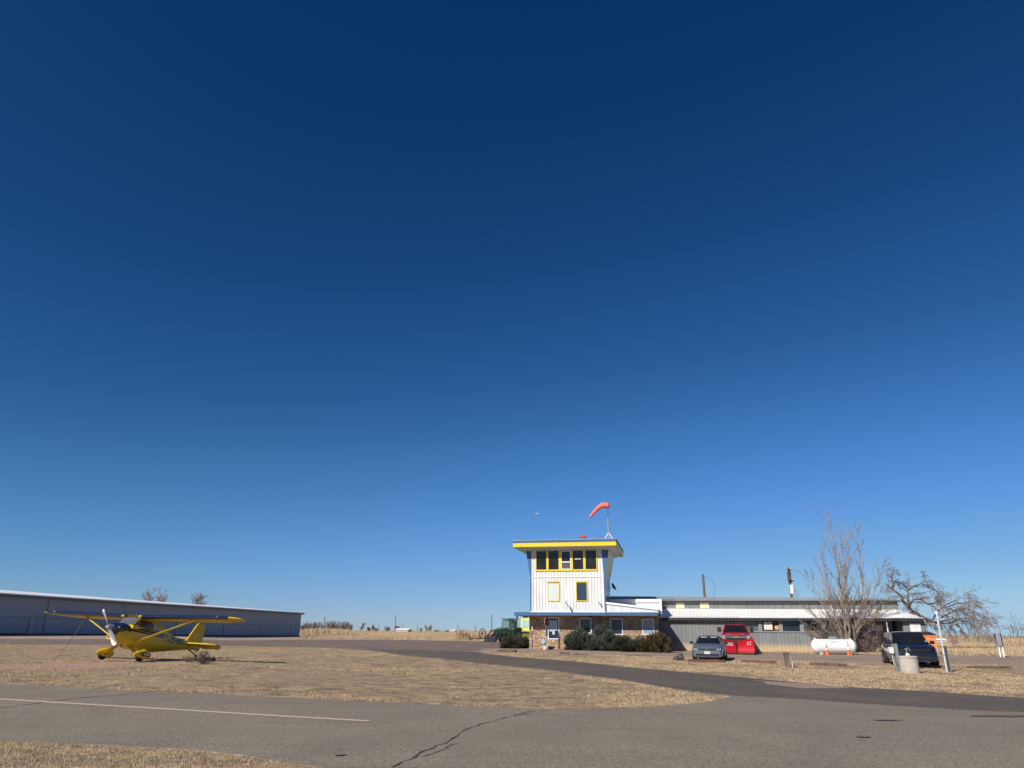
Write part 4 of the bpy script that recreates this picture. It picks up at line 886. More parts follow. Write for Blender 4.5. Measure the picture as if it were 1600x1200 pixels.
# cabin
cw_ = .44
cb = [(.42, .47, 1.50), (.40, -.47, 1.50), (-2.35, -.30, 1.48), (-2.35, .30, 1.48)]
A = [(.45, cw_, 1.52), (.02, cw_-.03, 1.93), (-1.20, cw_-.03, 1.93), (-2.45, .26, 1.46), (-1.2, cw_+.02, 1.5)]
s = MB(); L_ = [(.30, .43, 1.44), (-.02, .40, 1.78), (-1.15, .40, 1.78), (-2.45, .24, 1.43)]; Rr_ = [(x, -y, z) for x, y, z in L_]; Bl = [(.30, .47, 1.30), (-2.45, .28, 1.30)]; Br = [(x, -y, z) for x, y, z in Bl]
s.add(L_+Rr_+Bl+Br, [(0, 1, 5, 4), (1, 2, 6, 5), (2, 3, 7, 6), (0, 8, 9, 3, 2, 1), (4, 5, 6, 7, 11, 10), (8, 0, 4, 10), (3, 9, 11, 7)])
cab = s.build('cabin', YP, ap)
WG = mat('windscreen_glass', (.10, .115, .13), .12, var=.3, scale=2)
s = MB(); s.panel([(.32, -.41, 1.445), (.32, .41, 1.445), (0.0, .385, 1.78), (.0, -.385, 1.78)], .02, .98, .02, .98, .015, .012)
for sg in (1, -1):
    p = [(.29, sg*.435, 1.45), (.06, sg*.445, 1.47), (.0, sg*.412, 1.75)]; s.poly(p if sg > 0 else p[::-1], (0, sg*.012, 0))
s.build('windshield', WG, cab)
for sg in (1, -1):
    s = MB(); p = [(-.04, sg*.462, 1.43), (-.80, sg*.462, 1.38), (-.80, sg*.422, 1.70), (-.10, sg*.418, 1.72)]; s.poly(p if sg > 0 else p[::-1], (0, sg*.012, 0)); s.build('side_window', mat('door_glass', (.055, .03, .02), .15, var=.4), cab)
    s = MB(); p = [(-.90, sg*.458, 1.42), (-1.50, sg*.415, 1.42), (-1.20, sg*.405, 1.66), (-.90, sg*.415, 1.70)]; s.poly(p if sg > 0 else p[::-1], (0, sg*.014, 0)); s.build('rear_window', mat('hazed_window', (.30, .31, .26), .3, var=.4, scale=8), cab)
MB().poly([(-1.20, -.34, 1.775), (-1.20, .34, 1.775), (-2.3, .2, 1.485), (-2.3, -.2, 1.485)], (0, 0, .01)).build('skylight', mat('grey_skylight', (.30, .32, .33), .3), cab)
# cowl
s = MB(); s.loft([ring(1.04, .16, 1.08, 1.34, 2), ring(.99, .24, .97, 1.39, 2.1), ring(.85, .315, .91, 1.435, 2.2), ring(.64, .41, .98, 1.475, 2.3), ring(.52, .446, 1.03, 1.478, 2.4)]); co = s.build('cowling', NV, ap, smooth=35)
for sg in (1, -1):
    s = MB(); s.ell((.76, sg*.33, 1.23), (.22, .17, .15)); ck = s.build('cylinder_fairing', NV, ap, smooth=True); MB().ell((.94, sg*.35, 1.22), (.05, .10, .085)).build('air_inlet', K['black'], ck, smooth=True)
s = MB(); s.loft([ring(.98, .12, .74, .98, 2.2), ring(.88, .19, .68, 1.03, 2.2), ring(.68, .27, .62, 1.0, 2.2)]); ch = s.build('chin_scoop', YP, ap, smooth=35); MB().ell((.98, 0, .86), (.03, .08, .07)).build('scoop_inlet', mat('scoop_red', (.12, .03, .02), .6), ch, smooth=True)
MB().tube([(.55, .34, .64), (.57, .37, .57), (.53, .39, .50)], .035, 8).build('exhaust_pipe', K['dsteel'], ap)
# propeller
pr = MB(); pa = R(40)
dv = Vector((0, -sin(pa), cos(pa))); pv = Vector((0, cos(pa), sin(pa)))
def blade(mb, t0, t1, sg):
    rings = []
    for k in range(7):
        t = t0+(t1-t0)*k/6; r_ = t*.92; c_ = .045+.045*sin(min(1, t*1.5)*pi*.62) if t > .12 else .04; c_ *= (1 if t < .9 else (1-(t-.9)*5)); tw = R(62-42*t); ct = pv*cos(tw)*sg+Vector((1, 0, 0))*sin(tw); nn = dv.cross(ct).normalized()
        q = Vector((1.14, 0, 1.20))+dv*sg*r_; rings.append([q+ct*c_, q+nn*.012, q-ct*c_, q-nn*.012])
    mb.loft(rings)
blade(pr, .05, .88, 1); blade(pr, .05, .88, -1); prop = pr.build('propeller', mat('prop_metal', (.42, .40, .41), .35, .3, var=.15, scale=6), ap)
for q_ in (1, -1):
    t_ = MB(); blade(t_, .885, 1.0, q_); t_.build('blade_tip', K['trim'], prop)
MB().lathe([(.14, 1.02), (.13, 1.10), (.10, 1.20), (.04, 1.26), (.01, 1.27)], 18, 'x', (0, 0, 1.20)).build('spinner', mat('prop_hub', (.35, .35, .37), .35, .5), prop, smooth=True)
# wings
def airfoil(c, th, le=False):
    up = [(0, 0), (.02, .028), (.07, .052), (.13, .066), (.3, .08), (.5, .07), (.75, .04), (1, .004)]; lo = [(.75, -.022), (.5, -.034), (.3, -.038), (.13, -.034), (.07, -.026), (.02, -.014)]
    if le: up = up[:4]; lo = lo[3:]
    return [(-x*c, z*c*th) for x, z in up+lo]
WZ = 1.82
for sg, nm in ((1, 'wing'), (-1, 'wing')):
    st = []
    for t in np.concatenate([[.40, 1.2, 2.2, 3.2, 3.9], 3.9+1.43*np.sin(np.linspace(.2, 1, 8)*pi/2)]):
        u = max(0, (t-3.9)/1.435); k = sqrt(max(.003, 1-u*u)); c_ = 1.27*(.10+.90*k) if u > 0 else 1.27; xo = -.28*(1-k)*1.27*1.1; st.append((float(t), c_, xo, .3+.7*k))
    zd = lambda t: WZ+(t-.4)*.020
    r_ = [[(x+xo, sg*t, z*1+zd(t)) for x, z in airfoil(c_, 1.35*kk)] for t, c_, xo, kk in st]
    wg = MB().loft(r_).build('wing', YD, ap, smooth=30)
    r2 = [[(x*1.004+xo+.006, sg*t, z*1.06+zd(t)) for x, z in airfoil(c_, 1.35*kk, True)] for t, c_, xo, kk in st[:(9 if sg < 0 else 8)]]
    MB().loft(r2).build('leading_edge', NV, wg, smooth=30)
    MB().poly([(-1.0, sg*2.35, zd(2.3)-.02), (-1.28, sg*2.35, zd(2.3)-.01), (-1.28, sg*4.3, zd(4.3)-.01), (-1.0, sg*4.3, zd(4.3)-.02)], (0, 0, -.012)).build('aileron', YP, wg)
    MB().ell((.03, sg*4.35, zd(4.35)+.03), (.05, .07, .03)).build('landing_light', K['chrome'], wg, smooth=True)
    MB().ell((.05, sg*.46, WZ+.01), (.08, .08, .06)).build('root_fairing', YP, wg, smooth=True)
    a = Vector((-.06, sg*.50, .80)); b = Vector((-.42, sg*2.95, zd(2.95)-.05)); s = MB(); rings = []
    for q in (a, a.lerp(b, .5), b): rings.append([q+Vector((.065*cos(w_), 0, .028*sin(w_))) for w_ in np.linspace(0, 2*pi, 9)[:-1]])
    s.loft(rings).build('wing_strut', mat('strut_yellow', (.75, .58, .08), .35, var=.08), ap, smooth=True)
    a = Vector((-.45, sg*1.95, 1.33)); 
    # gear
    s = MB(); q0 = Vector((.05, sg*.36, .58)); q1 = Vector((.0, sg*.90, .22)); rings = []
    for f, wd in ((0, .17), (.5, .12), (1, .075)):
        q = q0.lerp(q1, f); rings.append([q+Vector((wd*cos(w_), .028*sin(w_)*.6, .028*sin(w_))) for w_ in np.linspace(0, 2*pi, 11)[:-1]])
    s.loft(rings).build('gear_leg', YD, ap, smooth=True)
    wh = MB().lathe([(.10, -.07), (.19, -.07), (.215, -.04), (.22, 0), (.215, .04), (.19, .07), (.10, .07)], 22, 'y', (0, sg*.98, .22)).build('wheel', K['rubber'], ap, smooth=35)
    def pf(p): return 1
    s = MB(); rings = []
    for k in range(13):
        t = k/12; x = .36-.98*t; w_ = .165*(sin(pi*min(1, t*1.25+.02)*.5)**.55 if t < .5 else (1-((t-.45)/.57)**1.8)**.6 if t < .99 else .05); w_ = max(w_, .012); hh = w_*1.5; zc = .255+.05*t
        rings.append([(x, sg*.98+w_*cos(a_)*(abs(cos(a_))**-.15 if abs(cos(a_)) > .05 else 1), zc+hh*max(-.62, sin(a_))) for a_ in np.linspace(0, 2*pi, 17)[:-1]])
    wp = s.loft(rings).build('wheel_fairing', YP, ap, smooth=40)
    s = MB(); s.poly([(.10, sg*1.148, .22), (-.38, sg*1.140, .25), (-.38, sg*1.140, .34), (.10, sg*1.148, .38)][::sg], (0, sg*.012, 0)); bx = s.build('black_flash', BK, wp)
    s = MB(); s.poly([(.0, sg*1.162, .275), (-.32, sg*1.154, .285), (-.32, sg*1.154, .32), (.0, sg*1.162, .325)][::sg], (0, sg*.004, 0)); s.build('white_bar', K['trim'], bx)
    MB().lathe([(.055, 0), (.055, .02)], 12, 'y', (0, sg*.98-.135*sg, .26)).build('axle_cover', K['black'], wp)
# tail
def slab(pts, t, ax='y'):
    return MB().poly([(x, -t/2, z) for x, z in pts] if ax == 'y' else [(x, z, -t/2) for x, z in pts], (0, t, 0) if ax == 'y' else (0, 0, t))
s = slab([(-3.78, 1.33), (-4.32, 2.20), (-4.42, 2.27), (-4.50, 2.27), (-4.50, 1.18), (-4.1, 1.22)], .055); s.build('fin', YP, ap)
s = slab([(-4.512, 2.27), (-4.86, 2.24), (-4.93, 2.15), (-4.96, 1.6), (-4.92, 1.10), (-4.76, .98), (-4.512, 1.0)], .045); s.build('rudder', YP, ap)
for sg in (1, -1):
    MB().poly([(-3.75, sg*.05, 1.235), (-3.95, sg*1.2, 1.235), (-4.12, sg*1.47, 1.235), (-4.42, sg*1.50, 1.235), (-4.42, sg*.05, 1.235)][::sg], (0, 0, .05)).build('stabiliser', YP, ap)
    MB().poly([(-4.432, sg*.14, 1.215), (-4.432, sg*1.50, 1.215), (-4.62, sg*1.46, 1.17), (-4.84, sg*1.2, 1.13), (-4.86, sg*.3, 1.12)][::sg], (0, 0, .04)).build('elevator', YD, ap)
s = MB(); s.tube([(-4.15, 0, .98), (-4.5, 0, .90), (-4.72, 0, .80)], [.035, .03, .025], 6); s.tube([(-4.66, 0, .84), (-4.72, 0, 1.0)], .012, 5); tg = s.build('tail_spring', K['dsteel'], ap); MB().lathe([(.04, -.03), (.085, -.03), (.095, 0), (.085, .03), (.04, .03)], 16, 'y', (-4.80, 0, .745)).build('tail_wheel', K['rubber'], tg, smooth=35)
# side markings laid on the fuselage surface
def strip(sg, x0, x1, z0a, z1a, z0b, z1b, n=24, off=.006):
    vs = []; fs = []
    for i in range(n+1):
        f = i/n; x = x0+(x1-x0)*f; za = z0a+(z0b-z0a)*f; zb_ = z1a+(z1b-z1a)*f
        for z in (za, (za+zb_)/2, zb_): vs.append((x, sg*(fy(x, z)+off), z))
    for i in range(n):
        for k in range(2): fs.append((3*i+k, 3*i+3+k, 3*i+4+k, 3*i+1+k))
    return vs, fs
for sg in (1, -1):
    for (a_, b_, c_, d_, e_, f_) in ((.46, -1.82, 1.30, 1.385, 1.25, 1.30), (.46, -1.82, 1.19, 1.265, 1.165, 1.205), (-3.5, -4.1, 1.17, 1.19, 1.14, 1.15)):
        MB().add(*strip(sg, a_, b_, c_, d_, e_, f_)).build('side_stripe', BK, ap, fixn=False)
    s = MB(); WL = 1.58
    def fn(x, y, sg=sg):
        X = (-1.93-x-y*.28) if sg > 0 else (-1.93-WL+x-y*.28+.1); Zt = 1.06+y+((x if sg > 0 else WL-x))*.035; return (X, sg*(fy(X, Zt)+.007), Zt)
    put_text(s, 'N3548G', WL, .30, fn, .012); s.build('registration', BK, ap, fixn=False)
    s = MB(); vs = []; fs = []; n = 22
    for i in range(n):
        a_ = 2*pi*i/n
        for r_ in (.125, .15): x = .40+r_*cos(a_); z = 1.27+r_*sin(a_); vs.append((x, sg*(fy(x, z)+.012), z))
    fs = [(2*i, 2*((i+1) % n), 2*((i+1) % n)+1, 2*i+1) for i in range(n)]; s.add(vs, fs)
    put_text(s, 'J', .10, .17, lambda x, y, sg=sg: (.45-x if sg > 0 else .35+x, sg*(fy(.40, 1.27)+.016), 1.185+y), .02); lg = s.build('round_emblem', YP, ap, fixn=False)
    vs = [(.40, sg*(fy(.40, 1.27)+.009), 1.27)]+[(.40+.14*cos(a_), sg*(fy(.40+.14*cos(a_), 1.27+.14*sin(a_))+.009), 1.27+.14*sin(a_)) for a_ in np.linspace(0, 2*pi, n+1)[:-1]]
    MB().add(vs, [(0, 1+i, 1+(i+1) % n) for i in range(n)]).build('emblem_disc', BK, lg, fixn=False)
s = MB(); s.tube([(-.5, 0, 1.85), (-.52, 0, 2.12)], .006, 4); s.tube([(-.2, .2, 1.85), (-.2, .2, 1.98)], .008, 4); s.ell((-.2, 0, 1.92), (.05, .03, .03)); s.build('antenna', K['chrome'], ap)
MB().tube([(-1.0, .1, .52), (-1.02, .1, .40)], .012, 5).build('drain_mast', K['dsteel'], ap)
bpy.context.view_layer.update()
APM = ap.matrix_world.copy()
def rope(label, lp, gpx):
    a = APM@Vector(lp); b = Vector((*gp(*gpx), 0)); b.z = tz1(b.x, b.y)-.01; P = [a.lerp(b, t)-Vector((0, 0, .15*sin(pi*t)))+Vector((.02*sin(t*25), 0, 0)) for t in np.linspace(0, 1, 14)]
    o = empty('tie_down_rope', b, 0, label, 'rope'); s = MB(); s.tube([p-b for p in P], .012, 5); s.build('rope', mat('worn_rope', (.16, .12, .09), .9, var=.3), o); MB().tube([(0, 0, -.05), (0, 0, .06)], .02, 6).build('ground_anchor', K['dsteel'], o)
rope('dark tie down rope from the far wing of the yellow airplane to the ground', (-.42, -2.95, 1.80), (84, 1032))
o = empty('tyre', gx(325, 34.2), R(20), 'old black tyre lying in the grass behind the airplane tail', 'tyre'); o.scale = (1, 1, 1)
MB().lathe([(.16, .0), (.26, .01), (.31, .06), (.31, .12), (.26, .17), (.16, .18), (.15, .09)], 20).build('casing', K['rubber'], o, smooth=40); MB().lathe([(.13, .02), (.14, .1), (.02, .1)], 12).build('hub', K['dsteel'], o)

# ------------------------------------------------------------ cars
def body_ring(x, w_, zb, zt, crown, sh=.93):
    h = zt-zb
    half = [(0, zb), (w_*.82, zb), (w_*.97, zb+h*.12), (w_, zb+h*.45), (w_*.985, zb+h*.72), (w_*sh, zt-.015), (w_*.62, zt+crown*.7), (0, zt+crown)]
    return [(x, y, z) for y, z in half]+[(x, -y, z) for y, z in half[1:-1]][::-1]
def wheel(parent, x, y, r_, w_, rimm, sg):
    t = MB().lathe([(r_*.62, -w_/2), (r_*.92, -w_/2), (r_, -w_/2+.03), (r_, w_/2-.03), (r_*.92, w_/2), (r_*.62, w_/2)], 26, 'y', cap=False).build('wheel', K['rubber'], parent, smooth=35, loc=(x, y, r_))
    m_ = MB(); m_.lathe([(r_*.63, -sg*w_*.4), (r_*.63, sg*w_*.49), (r_*.57, sg*w_*.49), (r_*.55, sg*w_*.25), (.01, sg*w_*.22)], 24, 'y', cap=False)
    for k in range(5):
        a = 2*pi*k/5; m_.box((r_*.32*cos(a), sg*w_*.40, r_*.32*sin(a)), (r_*.52, .03, r_*.16), Matrix.Rotation(-a, 3, 'Y'))
    m_.lathe([(r_*.14, sg*w_*.3), (r_*.14, sg*w_*.46)], 12, 'y'); m_.build('rim', rimm, t)
    return t
def vehicle(name, label, cat, loc, rz, sp):
    o = empty(name, loc, rz, label, cat); L, W, wb, xr, r_ = sp['L'], sp['W'], sp['wb'], sp['xr'], sp['r']; xf = xr+wb; ra = r_+.06
    xs = sorted(set([q[0] for q in sp['top']]+[xr+ra*cos(a) for a in np.linspace(0, pi, 9)]+[xf+ra*cos(a) for a in np.linspace(0, pi, 9)]))
    T = sp['top']; rings = []
    for x in xs:
        for i in range(len(T)-1):
            if T[i][0] <= x <= T[i+1][0]: f = (x-T[i][0])/max(1e-6, T[i+1][0]-T[i][0]); zt, w_, cr, zb = [T[i][k]*(1-f)+T[i+1][k]*f for k in (1, 2, 3, 4)]; break
        for xc in (xr, xf):
            if abs(x-xc) < ra+1e-6: zb = max(zb, r_+sqrt(max(0, ra*ra-(x-xc)**2))*.98)
        rings.append(body_ring(x, w_*W/2, zb, zt, cr, sp.get('sh', .93)))
    bd = MB().loft(rings).build('body', sp['paint'], o, smooth=32)
    c = sp['cab']    # (x rear bottom, x rear top, x front top, x front bottom, z belt, z roof, half width belt, half width roof)
    x0, x1, x2, x3, zb, zr, wb_, wr = c
    Bq = {(i, s_): p for i, p in enumerate(((x0, zb, wb_), (x1, zr, wr), (x2, zr, wr), (x3, zb, wb_))) for s_ in (1, -1)}
    P_ = lambda i, s_: Vector((Bq[(i, s_)][0], s_*Bq[(i, s_)][2], Bq[(i, s_)][1]))
    s = MB(); v = [P_(i, 1) for i in range(4)]+[P_(i, -1) for i in range(4)]; mid = []
    # roof with crown
    n = 6; vs = []; 
    for i, x in enumerate(np.linspace(x1, x2, n)):
        e = sin(pi*i/(n-1)); 
        for t in (-1, -.6, 0, .6, 1): vs.append((x, t*wr, zr+.055*(1-t*t)*(.5+.5*e)+.01*e))
    fs = [(5*i+k, 5*i+k+1, 5*i+6+k, 5*i+5+k) for i in range(n-1) for k in range(4)]
    k0 = len(vs); vs += [tuple(P_(0, -1)), tuple(P_(0, 1)), tuple(P_(3, -1)), tuple(P_(3, 1))]
    fs += [(k0, k0+1, 4, 3, 2, 1, 0), (k0+3, k0+2, 5*(n-1), 5*(n-1)+1, 5*(n-1)+2, 5*(n-1)+3, 5*(n-1)+4), tuple([k0+2, k0]+[5*i for i in range(n)]), tuple([k0+1, k0+3]+[5*i+4 for i in range(n)][::-1])]
    gh = s.add(vs, fs).build('greenhouse', sp.get('roof', sp['paint']), o, smooth=25)
    G = sp.get('glass', K['glass'])
    MB().panel([P_(3, -1), P_(3, 1), P_(2, 1), P_(2, -1)], .05, .95, .04, .96, .012, .01).build('windshield', G, gh)
    MB().panel([P_(0, 1), P_(0, -1), P_(1, -1), P_(1, 1)], .08, .92, .1, .9, .012, .01).build('rear_window', G, gh)
    for s_ in (1, -1):
        q = [P_(3, s_), P_(0, s_), P_(1, s_), P_(2, s_)] if s_ > 0 else [P_(0, s_), P_(3, s_), P_(2, s_), P_(1, s_)]
        cuts = sp.get('sidecuts', ((.06, .46), (.50, .92)))
        for (a, b) in cuts:
            if s_ < 0: a, b = 1-b, 1-a
            MB().panel(q, a, b, .08, .90, .012, .01).build('side_window', G, gh)
        m_ = MB(); mx, mz = sp['mir']; mw = sp.get('mirw', .2); m_.tube([(mx, s_*(wb_-.02), mz-.05), (mx, s_*(wb_+.10), mz)], .025, 6); m_.loft([[(mx+dx_, s_*(wb_+.10+mw*.5)+yy*f_, mz+.02+zz*f_) for yy, zz in ((-mw*.5, -sp.get('mirh', .075)), (mw*.38, -sp.get('mirh', .075)), (mw*.5, -sp.get('mirh', .075)*.6), (mw*.5, sp.get('mirh', .075)*.7), (mw*.36, sp.get('mirh', .075)), (-mw*.5, sp.get('mirh', .075)))] for dx_, f_ in ((-.05, 1), (.02, 1), (.06, .72))]); m_.build('mirror', sp.get('mirm', K['black']), o, smooth=40)
        for x in (xr, xf): wheel(o, x, s_*(W/2-.12), r_, sp.get('tw', .22), sp['rim'], s_)
    # door seams and handles on each side
    return o, bd
SIL = mat('silver_blue_paint', (.20, .235, .27), .3, .55, var=.04, scale=1, coat=.6)
MBK = mat('black_car_paint', (.007, .007, .009), .25, .0, var=.08, scale=1, coat=.8)
REDP = mat('truck_red_paint', (.36, .004, .014), .28, .15, var=.05, scale=1, coat=.6)
LAMP = mat('headlight_lens', (.32, .34, .36), .12, .2, var=.2, scale=14); DL = mat('headlight_dark', (.10, .11, .12), .1, .4, var=.3, scale=14); ALU = mat('alloy_rim', (.45, .46, .47), .3, .7)
def face(x, y0, y1, z0, z1, dx=.02, slope=0):   # plate on the nose, facing forward
    return [(x+dx, y0, z0), (x+dx, y1, z0), (x+dx-slope, y1, z1), (x+dx-slope, y0, z1)]
def hd_rz(a): return atan2(-cos(R(a)), -sin(R(a)))
# silver sedan
HA_ = R(18.5); fwp = Vector((*gp(1108, 1032.6), 0)); cl = fwp-Vector((-sin(HA_), -cos(HA_), 0))*1.35; cl.z = tz1(fwp.x, fwp.y)
CZ = MB
car, bd = vehicle('sedan', 'silver blue four door sedan parked facing the road at a timber wheel stop', 'car', cl, hd_rz(18.5), dict(L=4.65, W=1.78, wb=2.65, xr=-1.35, r=.315, sh=.90, paint=SIL, rim=ALU,
  top=[(-2.32, .80, .86, .0, .45), (-2.25, 1.00, .93, .03, .30), (-1.6, 1.06, .98, .03, .20), (-.5, .98, 1, .02, .19), (.9, .96, 1, .05, .19), (1.6, .89, .97, .06, .20), (2.05, .78, .90, .06, .20), (2.22, .68, .84, .04, .20), (2.30, .58, .78, .02, .24)],
  cab=(-2.0, -1.15, .15, 1.05, .95, 1.41, .77, .55), mir=(.72, .93), mirw=.17))
for q_ in [x for x in COL.objects if x.parent == car and x.name.split('.')[0] in ('body', 'greenhouse')]: q_.scale.z = .93
def nose(parent, name, q, m_, th=.03, **k): return MB().panel(q, 0, 1, 0, 1, th*.6, th).build(name, m_, parent)
nose(bd, 'grille', face(2.26, -.46, .46, .62, .72), K['black']); 
s = MB()
for k in range(3): s.panel(face(2.285, -.46, .46, .63+k*.034, .636+k*.034), 0, 1, 0, 1, .012, .012)
s.build('grille_bar', K['chrome'], bd)
for sg in (1, -1):
    h = MB().loft([[(2.25, sg*.47, .61), (2.25, sg*.47, .73), (2.2, sg*.47, .73)], [(2.22, sg*.64, .60), (2.20, sg*.64, .75), (2.1, sg*.64, .76)], [(2.02, sg*.80, .64), (1.95, sg*.82, .76), (1.9, sg*.79, .78)]]).build('headlight', DL, bd)
    MB().panel([(2.262, sg*.575-.06, .635), (2.262, sg*.575+.06, .635), (2.245, sg*.575+.06, .705), (2.245, sg*.575-.06, .705)]).build('reflector', LAMP, h)
    MB().panel([(2.19, sg*.70-.05, .645), (2.19, sg*.70+.05, .645), (2.17, sg*.70+.05, .72), (2.17, sg*.70-.05, .72)], 0, 1, 0, 1, .02).build('reflector', LAMP, h)
nose(bd, 'lower_intake', face(2.30, -.62, .62, .32, .43), K['black']); nose(bd, 'bumper_strip', face(2.31, -.68, .68, .28, .30), K['chrome'], .02)
pl = nose(bd, 'licence_plate', face(2.315, -.155, .155, .42, .55), K['trim'], .02); s = MB(); put_text(s, 'CKR 482', .24, .06, lambda x, y: (2.3485, -.12+x, .455+y), .01); s.build('plate_lettering', mat('plate_green', (.03, .12, .06), .6), pl, fixn=False)
em = MB(); em.lathe([(.062, 2.30), (.062, 2.325)], 20, 'x', (0, 0, .70)); emo = em.build('emblem', K['chrome'], bd)
s = MB()
for pts in (((-.03, .745), (0, .70)), ((0, .70), (.03, .745)), ((-.045, .72), (-.02, .65)), ((-.02, .65), (0, .69)), ((0, .69), (.02, .65)), ((.02, .65), (.045, .72))): s.tube([(2.329, p[0], p[1]) for p in pts], .006, 4)
s.build('emblem_strokes', K['black'], emo)
s = MB(); s.panel([(1.02, -.5, 1.0), (1.02, .5, 1.0), (.22, .5, 1.37), (.22, -.5, 1.37)], .06, .40, .80, .93, .03, .005); s.panel([(1.02, -.5, 1.0), (1.02, .5, 1.0), (.22, .5, 1.37), (.22, -.5, 1.37)], .62, .95, .80, .93, .03, .005); s.build('sun_visor', mat('visor_cloth', (.42, .44, .36), .7), bd)
MB().ell((.32, 0, 1.31), (.03, .07, .025)).build('rear_view_mirror', K['trim'], bd)
# red pickup with V plow
cl = gx(1152.5, 55.2)
trk, bd = vehicle('pickup_truck', 'bright red pickup truck with tow mirrors parked nose out at the grey shed', 'truck', cl, hd_rz(17), dict(L=5.9, W=2.03, wb=3.9, xr=-1.75, r=.42, sh=.93, tw=.27, paint=REDP, rim=ALU,
  top=[(-3.0, 1.36, .96, .0, .60), (-2.9, 1.42, .98, .0, .55), (-1.0, 1.42, 1, .0, .48), (-.9, 1.40, 1, .02, .48), (1.1, 1.40, 1, .02, .48), (1.6, 1.38, .98, .04, .5), (2.5, 1.31, .95, .05, .5), (2.78, 1.24, .92, .04, .5), (2.88, 1.05, .90, .0, .55)],
  cab=(-1.0, -.75, .75, 1.35, 1.40, 1.93, .90, .72), mir=(1.05, 1.58), mirw=.24, mirh=.17))
s = MB().bb(2.84, 2.90, -.70, .70, .78, 1.20).build('grille', K['black'], bd); MB().bb(2.89, 2.93, -.74, .74, 1.06, 1.13).build('grille_bar', K['chrome'], bd)
gb = MB(); gb.poly([(2.935, y_, z_+.065) for y_, z_ in ((-.14, 1.01), (-.05, 1.0), (-.05, .985), (.05, .985), (.05, 1.0), (.14, 1.01), (.12, 1.06), (.05, 1.055), (.05, 1.075), (-.05, 1.075), (-.05, 1.055), (-.12, 1.06))], (.02, 0, 0)); gb.build('emblem', mat('gold_emblem', (.65, .48, .15), .35, .5), bd)
MB().bb(1.9, 2.5, -.32, .32, 1.33, 1.405).build('hood_scoop', REDP, bd); MB().bb(2.49, 2.515, -.28, .28, 1.345, 1.39).build('scoop_opening', K['black'], bd)
for sg in (1, -1):
    MB().bb(2.80, 2.91, min(sg*.72, sg*.93), max(sg*.72, sg*.93), .92, 1.20).build('headlight', LAMP, bd); MB().bb(2.7, 2.82, min(sg*.35, sg*.62), max(sg*.35, sg*.62), 1.30, 1.335).build('badge', K['chrome'], bd)
MB().bb(2.86, 3.0, -.98, .98, .48, .70).build('bumper', K['chrome'], bd)
plw = empty('snow_plow', (0, 0, 0), 0); bpy.context.view_layer.update(); plw.matrix_world = trk.matrix_world@Matrix.Translation((3.45, 0, .03))@Matrix.Scale(.94, 4); tag(plw, 'bright red V shaped snow plow blade mounted in front of the red pickup', 'snow plow')
PR = mat('plow_red', (.52, .005, .016), .35, var=.08, scale=2, coat=.3)
for sg in (1, -1):
    rings = []
    for (t, zt) in ((0.03, .86), (.6, .93), (1.28, 1.10)):
        y = sg*t*.93; xb = t*.42; prof = [(0, .10), (-.09, .28), (-.13, .5), (-.08, .72), (.06, zt)]
        rings.append([(xb+a, y, z) for a, z in prof]+[(xb+a-.05, y, z+.01) for a, z in prof[::-1]])
    b = MB().loft(rings).build('blade_wing', PR, plw, smooth=40)
    MB().loft([[(0.0, sg*.03, .03), (.03, sg*.03, .20), (-.02, sg*.03, .2)], [(.54, sg*1.19, .03), (.57, sg*1.19, .20), (.5, sg*1.19, .2)]]).build('cutting_edge', mat('worn_edge', (.30, .03, .03), .5, var=.3), b)
    s = MB(); s.poly([(.50, sg*1.2, .98), (.62, sg*1.2, 1.10), (.60, sg*1.2, .30), (.5, sg*1.2, .12)], (0, sg*.03, 0)); s.build('end_rib', PR, b)
    txt = 'XT' if sg > 0 else 'BOSS'; w_ = .34 if sg > 0 else .66; hh = .24; s = MB()
    def fn(x, y, sg=sg, w_=w_):
        yy = (sg*.88-w_*.5*1+x) if sg > 0 else (-.90+x); t = abs(yy)/.93; z = .60+y+(0 if sg > 0 else (-.0-(yy+.98)*.10)); f = (z-.5)/.22; xx = t*.42+(-.13+.05*max(0, f))+.022+(.14*(z-.72)/.3 if z > .72 else 0)
        return (xx, yy, z)
    put_text(s, txt, w_, hh, fn, .03 if sg < 0 else 0.0); s.build('plow_lettering', K['trim'], b, fixn=False)
s = MB(); s.tube([(-.1, 0, .3), (-.55, .3, .45), (-.85, .45, .5)], .05, 6); s.tube([(-.1, 0, .3), (-.55, -.3, .45), (-.85, -.45, .5)], .05, 6); s.tube([(-.8, -.5, .5), (-.8, .5, .5), ], .05, 6); s.tube([(-.75, -.25, .5), (-.65, -.25, .95), (-.65, .25, .95), (-.75, .25, .5)], .04, 6); s.tube([(-.02, 0, .1), (-.05, 0, .86)], .05, 8); s.build('lift_frame', K['black'], plw)
# black sport utility car
HA_ = R(17); fwp = Vector((*gp(1432, 1042.5), 0)); cl = fwp-Vector((-sin(HA_), -cos(HA_), 0))*1.5; cl.z = tz1(fwp.x, fwp.y)
suv, bd = vehicle('sport_utility_car', 'matte black sport utility car parked behind the concrete well ring', 'car', cl, hd_rz(17), dict(L=4.95, W=2.04, wb=2.99, xr=-1.52, r=.40, sh=.91, tw=.27, paint=MBK, rim=mat('dark_rim', (.10, .10, .11), .4, .5),
  top=[(-2.45, .98, .88, .0, .45), (-2.35, 1.12, .93, .03, .32), (-1.6, 1.20, .98, .02, .26), (0, 1.17, 1, .02, .25), (1.0, 1.14, 1, .05, .25), (1.9, 1.07, .97, .05, .27), (2.3, .98, .91, .04, .3), (2.42, .82, .86, .02, .3), (2.46, .6, .84, .0, .34)],
  cab=(-2.25, -1.85, .35, 1.15, 1.14, 1.72, .88, .70), mir=(.82, 1.20), mirw=.22, mirh=.09, sidecuts=((.05, .36), (.39, .68), (.71, .95))))
